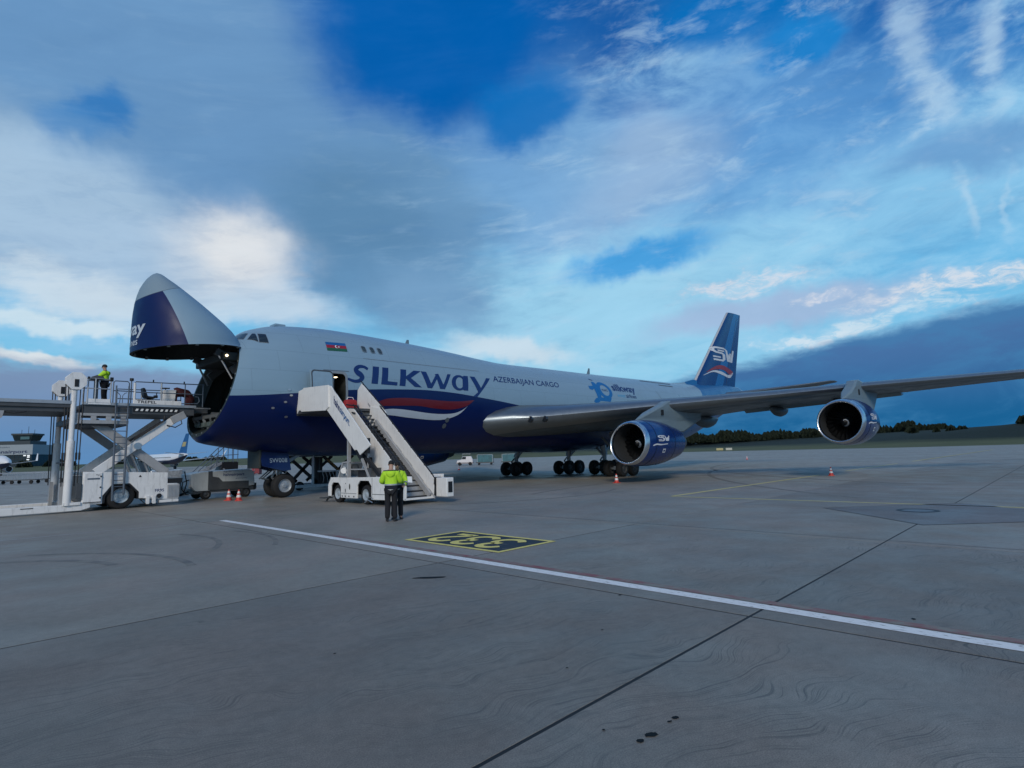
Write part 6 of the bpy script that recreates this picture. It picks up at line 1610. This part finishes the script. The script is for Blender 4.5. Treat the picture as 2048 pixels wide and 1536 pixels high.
# ---- terminal with control tower; local x to the right of the view, y away
tm_ = thing('terminal_tower', 'dark glass airport building with white sign band and control tower', 'building', frame(5.8, 705), rot=-R(37))
def lpart(name, mb, m, p, **k): return part(name, mb, m, p, local=True, **k)
TG = mat('terminal_glass', (.02, .035, .045), .15, var=.3, scale=.2); TD = mat('terminal_dark', (.035, .05, .06), .5); TW = mat('sign_band_white', (.30, .35, .39), .5)
k = .363
m = MB(); m.box(-40, 9.2, 0, 30, 0, 14.5); b0 = lpart('wall', m, TG, tm_)
m = MB(); m.box(-40, 10.0, -1.0, 31, 14.5, 23.8); b1 = lpart('sign_band', m, TW, tm_)
decal('lettering', xf(text2d('hahnairport', w=31, h=3.9, bold=.02), dx=-25.2, dy=15.0), lambda u, v: (u, -1.06, v), mat('sign_navy', S(16, 40, 84), .5), b1, 0, local=True)
decal('lettering', xf(text2d('flughafen frankfurt', w=17, h=1.5), dx=-26, dy=20.6), lambda u, v: (u, -1.06, v), mat('sign_navy', S(16, 40, 84)), b1, 0, local=True)
m = MB(); m.box(-40, 7.0, 0, 24, 23.8, 27.2); b2 = lpart('roof', m, TD, tm_)
m = MB(); m.loft([[(-7.5, 2, 27.4), (6.2, 2, 27.4), (6.2, 15, 27.4), (-7.5, 15, 27.4)], [(-9, 1, 32.6), (7.8, 1, 32.6), (7.8, 17, 32.6), (-9, 17, 32.6)]]); b3 = lpart('tower_cab', m, TG, tm_)
m = MB(); m.box(-9.6, 8.4, .4, 17.6, 32.6, 34.2); lpart('cab_roof', m, TD, b3)
for x in (-5.5, .2, 5.4):
    m = MB(); m.cyl((x, 8, 34.2), (x, 8, 38.0+(3 if abs(x) < 1 else 0)), .18, n=6); lpart('mast', m, TD, b3)
m = MB(); m.box(-2, 5.5, .98, 1.02, 28.6, 31.2); lpart('cab_window', m, mat('cab_window', (.08, .16, .17), .1), b3)
LIT = mat('lit_window', (.6, .62, .6), emit=(.85, .92, 1, .55))
for x, z in ((2.0, 13.1), (5.2, 13.0), (5.2, 11.6), (4.9, 9.2), (4.6, 7.2)):
    m = MB(); m.box(x, x+2.2, -.06, .02, z, z+1.1); lpart('window', m, LIT, b0)
for z in (4.5, 7.6, 10.4):
    m = MB(); m.box(-38, 3.5, -.25, .02, z, z+.3); lpart('floor_band', m, TD, b0)
for i in range(12):
    m = MB(); m.box(-36+i*3.4, -35.8+i*3.4, -.2, .02, 1, 14.4); lpart('mullion', m, TD, b0)
m = MB(); m.box(-40, 3, -3, 0, 3.0, 3.4); m.box(-40, 3, -3, 0, 0, .1); lpart('canopy', m, TW, tm_)
# ---- two parked airliners
def airliner(label, loc, rot, tailcol):
    t = thing('airliner', label, 'airliner', loc, rot=rot)
    BW = mat('airliner_white', (.74, .75, .76), .32, var=.05); BD = mat('airliner_belly', (.012, .022, .06), .35)
    m = MB(); rg = []
    for x, zc, ry, rz in ((-19.5, 3.6, .05, .05), (-19, 3.6, .7, .6), (-17.5, 3.7, 1.45, 1.4), (-15, 3.8, 1.85, 1.95), (8, 3.8, 1.88, 2.0), (12, 4.1, 1.6, 1.7), (16, 4.7, .9, 1.0), (18.7, 5.1, .2, .25)):
        rg.append([(x, ry*math.cos(a), zc+rz*math.sin(a)) for a in np.linspace(0, 2*PI, 25)[:-1]])
    m.loft(rg); n = 24
    for r in range(len(rg)-1):
        for i in range(n):
            if 12 <= i < 24 and i not in (12, 23): m.m[r*n+i] = 1
    f = lpart('fuselage', m, [BW, BD], t, smooth=60)
    m = MB(); m.loft([[(11.5, -.18, 5.3), (17.8, -.05, 5.3), (17.8, .05, 5.3), (11.5, .18, 5.3)], [(17.0, -.08, 12.5), (19.6, -.02, 12.5), (19.6, .02, 12.5), (17.0, .08, 12.5)]]); fn = lpart('tail_fin', m, mat('fin_'+tailcol[0], tailcol[1], .35), t)
    m = MB(); m.loft([[(14.2, s*.20, 8.0) for s in (-1, 1)]+[(17.0, s*.14, 8.0) for s in (1, -1)], [(15.2, s*.16, 9.6) for s in (-1, 1)]+[(17.8, s*.10, 9.6) for s in (1, -1)]]); lpart('fin_emblem', m, mat('fin_gold', (.42, .36, .16), .5), fn)
    for s in (-1, 1):
        m = MB(); m.loft([[(14.2, s*.6, 5.35), (17.6, s*.6, 5.3), (15.8, s*.6, 5.1)], [(17.6, s*7.1, 5.95), (19.0, s*7.1, 5.95), (18.3, s*7.1, 5.88)]]); lpart('tailplane', m, BW, t)
        m = MB(); m.loft([[(-6, s*1.5, 2.9), (1.6, s*1.5, 2.7), (-2, s*1.5, 2.2)], [(-.5, s*6, 3.3), (2.8, s*6, 3.2), (1, s*6, 2.9)], [(7.2, s*17, 4.35), (8.8, s*17, 4.35), (8, s*17, 4.2)]]); wg = lpart('wing', m, BW, t)
        m = MB(); m.loft([[(7.2, s*17, 4.3), (8.8, s*17, 4.3), (8, s*17.1, 4.25)], [(9.2, s*17.75, 6.7), (9.9, s*17.75, 6.7), (9.5, s*17.8, 6.7)]]); lpart('winglet', m, BW, wg)
        m = MB(); m.lathe([(-6.4, .80), (-6.5, .92), (-6.0, 1.02), (-4.5, 1.0), (-2.9, .75), (-2.2, .45)], (0, s*4.8, 1.75), 'X', 20); e = lpart('engine', m, BW, t, smooth=50)
        m = MB(); m.disc((-5.9, s*4.8, 1.75), .82, 'X', 18); lpart('inlet', m, BLACK, e)
        m = MB(); m.cyl((1.2, s*2.85, 0), (1.2, s*2.85, 2.6), .16, n=8); m.cyl((1.2, s*2.5, .55), (1.2, s*3.2, .55), .55, n=16); lpart('main_gear', m, BLACK, t)
    m = MB(); m.cyl((-15.2, 0, 0), (-15.2, 0, 2.4), .12, n=8); m.cyl((-15.2, -.25, .35), (-15.2, .25, .35), .35, n=14); lpart('nose_gear', m, BLACK, t)
    for i in range(26):
        for s in (-1, 1):
            pass
    m = MB()
    for i in range(26): 
        for s in (-1, 1): m.box(-12.5+i*.85, -12.2+i*.85, s*1.86-.03, s*1.86+.03, 4.15, 4.5)
    lpart('window_row', m, GLASS, f)['kind'] = 'stuff'
    return t
# model axis: nose toward -x
airliner('parked airliner with blue fin and gold emblem, seen from behind', (60.5, 213.2, 0), R(-85), ('blue', S(20, 84, 140)))
airliner('white airliner with upturned wing tip facing the apron before the terminal', (9.0, 206, 0), R(104), ('navy', S(16, 44, 100)))
# ---- baggage dollies on the left
def dolly(label, loc, rot):
    t = thing('baggage_dolly', label, 'baggage dolly', loc, 'low baggage dollies left of the loader', rot)
    m = MB(); m.box(-1.6, 1.6, -.75, .75, .42, .52); lpart('deck', m, DGREY, t)
    for s in (-1, 1):
        m = MB()
        for i in range(9): m.cyl((-1.55+i*.39, s*.72, .5), (-1.55+i*.39, s*.72, 1.35), .014, n=6)
        m.tube([(-1.58, s*.72, 1.35), (1.58, s*.72, 1.35)], .02); lpart('side_rail', m, GALV, t)
    for x in (-1.1, 1.1):
        for s in (-1, 1):
            m = MB(); m.cyl((x, s*.62-.07, .21), (x, s*.62+.07, .21), .21, n=14); lpart('wheel', m, RUBBER, t, smooth=40)
    m = MB(); m.tube([(-1.6, 0, .42), (-2.4, 0, .25)], .035); lpart('draw_bar', m, BLACK, t)
    return t
d0 = dolly('baggage dolly at the far left edge behind the loader leg', (1.3, 66.5, 0), R(-44))
for lb, l, r in (('second baggage dolly from the left, in front of the airliner', (4.4, 64.0, 0), R(-40)), ('baggage dolly just left of the loader masts', (8.0, 66.0, 0), R(-50)), ('baggage dolly seen behind the power cart near the nose wheel', (27.5, 56, 0), R(-46))): dup(d0, loc=l, rot=r, label=lb)
m = MB()
t = thing('covered_trailer', 'pale box trailer at the far left below the terminal', 'trailer', (.4, 72, 0), rot=YAWR)
m = MB(); m.box(-2.6, 1.2, -.9, .9, .8, 2.1); lpart('box', m, mat('trailer_blue_white', (.42, .50, .55), .5), t, bev=.04)
m = MB(); m.box(-2.7, 1.4, -.85, .85, .5, .8); lpart('chassis', m, BLACK, t)
for x in (-2.0, .7):
    m = MB(); m.cyl((x, -.95, .3), (x, .95, .3), .3, n=14); lpart('wheel', m, RUBBER, t, smooth=40)
# low barrier fence far left
fe = thing('barrier_fence', 'low grey barrier fence left of the loader masts', 'fence', (6, 74, 0), rot=YAWR)
m = MB(); m.tube([(-6, 0, 1.25), (9, 0, 1.25)], .03); m.tube([(-6, 0, .25), (9, 0, .25)], .03); lpart('rail', m, GALV, fe)
for i in range(44):
    m = MB(); m.cyl((-6+i*.35, 0, .05), (-6+i*.35, 0, 1.25), .018, n=6); lpart('bar', m, GALV, fe)
# red box beyond the nose wheel
t = thing('red_container', 'red container box on the far apron beyond the nose wheel', 'container', (31.5, 60.5, 0), rot=YAWR)
m = MB(); m.box(-.6, .6, -.5, .5, .1, 1.35); lpart('box', m, mat('container_red', (.22, .03, .04), .6, dirt=.4), t, bev=.02)
m = MB(); m.box(-.62, .62, -.52, .52, 1.35, 1.42); m.box(-.6, -.4, -.5, .5, 0, .1); m.box(.4, .6, -.5, .5, 0, .1); lpart('lid', m, mat('container_red_dark', (.12, .02, .025), .6), t)
# wrapped load behind the loader
t = thing('wrapped_pallet', 'plastic-wrapped grey load between the loader and the power cart', 'pallet', (5.0, 9.5, 0))
m = MB(); rg = []
for z, s in ((.95, 1.0), (1.15, 1.04), (1.35, .98), (1.5, .93), (1.55, .80)): rg.append([((1.15*s*math.copysign(abs(math.cos(a))**.5, math.cos(a)))+random.uniform(-.04, .04), (.8*s*math.copysign(abs(math.sin(a))**.5, math.sin(a)))+random.uniform(-.04, .04), z+random.uniform(-.03, .03)) for a in np.linspace(0, 2*PI, 25)[:-1]])
m.loft(rg); lpart('wrapped_load', m, mat('plastic_wrap', (.42, .45, .47), .22, var=.35, scale=8, bump=.6, bscale=14), t, smooth=30)
m = MB(); m.box(-1.25, 1.25, -.85, .85, .80, .95); m.box(-1.2, -1.0, -.8, .8, 0, .8); m.box(1.0, 1.2, -.8, .8, 0, .8); lpart('pallet_stand', m, DGREY, t)
# tow tractor pulling two covered cargo dollies beyond the belly
tt = thing('tow_tractor', 'white tow tractor in front of the teal covered cargo', 'tow tractor', (70.2, 55.5, 0), rot=YAWR)
TWH = mat('tractor_white', (.72, .70, .70), .45, var=.06)
m = MB(); m.prism([(-1.9, .55), (-1.85, .95), (-.95, 1.15), (-.75, 1.75), (.9, 1.75), (1.2, 1.1), (1.25, .6)], 'XZ', -.7, .7); lpart('body', m, TWH, tt, bev=.06)
m = MB(); m.box(-2.0, 1.3, -.72, .72, .35, .6); lpart('chassis', m, mat('tractor_lower', (.3, .27, .27), .5), tt)
m = MB(); m.prism([(-.92, 1.2), (-.72, 1.68), (-.1, 1.68), (-.1, 1.2)], 'XZ', -.72, .72); lpart('window', m, GLASS, tt)
m = MB(); m.tube([(-.9, -.6, 1.2), (-.75, -.6, 2.2), (.8, -.6, 2.2)], .04); m.box(-.8, .4, -.65, .65, 2.2, 2.26); lpart('roll_frame', m, GALV, tt)
for x in (-1.35, .7):
    m = MB(); m.cyl((x, -.74, .33), (x, .74, .33), .33, n=16); lpart('wheel', m, RUBBER, tt, smooth=40)
TEAL = mat('teal_cover', (.045, .155, .185), .55, var=.35, scale=1.2, bump=.5, bscale=4)
def cargo(label, loc):
    t = thing('cargo_dolly', label, 'cargo dolly', loc, 'covered cargo dollies behind the tow tractor', YAWR)
    m = MB(); m.box(-1.75, 1.75, -1.2, 1.2, .38, .55); lpart('deck', m, DGREY, t)
    m = MB(); m.prism([(-1.6, .55), (-1.6, 1.75), (-1.3, 2.05), (1.3, 2.05), (1.6, 1.75), (1.6, .55)], 'XZ', -1.15, 1.15); lv = lpart('covered_load', m, TEAL, t, bev=.06)
    m = MB()
    for x in (-1.5, 1.5): m.box(x-.04, x+.04, -1.18, 1.18, .55, 1.9)
    m.box(-1.55, 1.55, -1.17, -1.15, 1.95, 2.0); lpart('strap', m, GALV, lv)
    for x in (-1.2, 1.2):
        m = MB(); m.cyl((x, -1.1, .2), (x, 1.1, .2), .2, n=12); lpart('wheel', m, RUBBER, t, smooth=40)
    return t
q0 = cargo('teal covered cargo dolly directly behind the white tow tractor', (73.2, 53.4, 0))
dup(q0, loc=(76.6, 49.9, 0), label='last teal covered cargo dolly, nearest the main wheels')
# apron-edge boards
for (az, d, w, lb, c) in ((65.6, 420, 4.6, 'yellow board at the grass edge left of the outer engine', (.50, .44, .22)), (66.4, 418, 4.2, 'pale board at the grass edge left of the outer engine', (.55, .54, .46))):
    t = thing('airfield_sign', lb, 'sign', (*far_az(az, d), 0), rot=YAWR)
    m = MB(); m.box(-w/2, w/2, -.3, .3, .5, 2.0); lpart('board', m, mat('board_%d' % int(c[0]*100), c, .5), t, bev=.05)
    m = MB(); m.box(-w/2+.3, -w/2+.5, -.1, .1, 0, .5); m.box(w/2-.5, w/2-.3, -.1, .1, 0, .5); lpart('leg', m, DGREY, t)
# ---- dark conifer wood beyond the field: one mass with a ragged top
TREE = paint_nodes('conifer_needles', lambda t, geo, sp, mth, mix, noise: mix(noise(.6, detail=5), (.006, .012, .008), (.030, .042, .024)), .9, 0)
TRUNK = mat('pine_bark', (.05, .035, .025), .9)
rnd = random.Random(5)
def conifer(mb, x, y, z, h, r, kind=0):
    n = 30 if kind == 0 else 46
    for i in range(n):
        u = (i+rnd.random())/n; zz = z+h*(.10+.90*u)
        rr = r*(1-u)**.8*(.75+.5*rnd.random())+.12 if kind == 0 else r*math.sin(PI*min(.97, .12+u*.86))**.7*(.7+.45*rnd.random())
        a = rnd.random()*2*PI; cx, cy = x+rr*.45*math.cos(a), y+rr*.45*math.sin(a); s = rr*.95+.25; t = rnd.random()*PI
        for k in range(2):
            b = t+k*PI/2; dx, dy = s*math.cos(b), s*math.sin(b)
            mb.add([(cx-dx, cy-dy, zz-s*.35), (cx+dx*rnd.uniform(.8, 1.1), cy+dy, zz-s*rnd.uniform(.2, .5)), (cx+dx*.25, cy+dy*.25, zz+s*rnd.uniform(.5, .9)), (cx-dx*.5, cy-dy*.5, zz+s*rnd.uniform(.1, .5))], [(0, 1, 2, 3)])
mb = MB()
def ground_h(az): return float(np.interp(az, AZ, H2))
for i in range(620):
    az = rnd.uniform(54, 83.2); d = 655+rnd.uniform(0, 60)
    x, y = far_az(az, d); k = .5+.5*math.sin(az*1.9+1.3*math.sin(az*.7)); edge = min(1, (83.6-az)/2.5)
    h = .84*(8.0+4.5*k+rnd.uniform(-2.0, 2.2))*(.55+.45*edge)*(1.12 if 57 < az < 68 else .95 if az < 78 else 1.12)
    conifer(mb, x, y, ground_h(az)*.93-.5, h, 2.7+rnd.random(), 0 if rnd.random() < .7 else 1)
for i in range(60):
    az = rnd.uniform(-4, 20); x, y = far_az(az, 640); conifer(mb, x, y, 1.5, rnd.uniform(4, 7), 3.5, 1)
w_ = part('conifer_wood', mb, TREE, fix=False); tag(w_, 'dark conifer wood along the horizon beyond the field', 'wood', kind='stuff')
def tree(label, az, d, z, h, r, kind):
    x, y = far_az(az, d); t = thing('conifer_tree' if kind == 0 else 'bushy_tree', label, 'tree', (x, y, z))
    m = MB(); m.cyl((x, y, z-.6), (x, y, z+h*.8), r*.10, r*.03, 7); part('trunk', m, TRUNK, t)
    m = MB(); conifer(m, x, y, z, h, r, kind); conifer(m, x, y, z, h*.97, r*.9, kind); part('crown', m, TREE, t, fix=False)
def hz(az): return float(np.interp(az, AZ, H1))
tree('small pointed conifer standing alone right of the wood', 82.2, 520, 9.0, 5.6, 1.9, 0)
tree('lone dark tree at the right edge on top of the bank', 87.5, 432, 10.6, 4.0, 2.8, 1)
for az, h in ((80.6, 3.4), (83.2, 2.4), (83.9, 1.9)): tree({80.6: 'bushy tree at the right end of the wood behind the outer engine', 83.2: 'low bush right of the lone conifer', 83.9: 'lowest bush far right of the lone conifer'}[az], az, 500, 8.9, h, 3.2, 1)
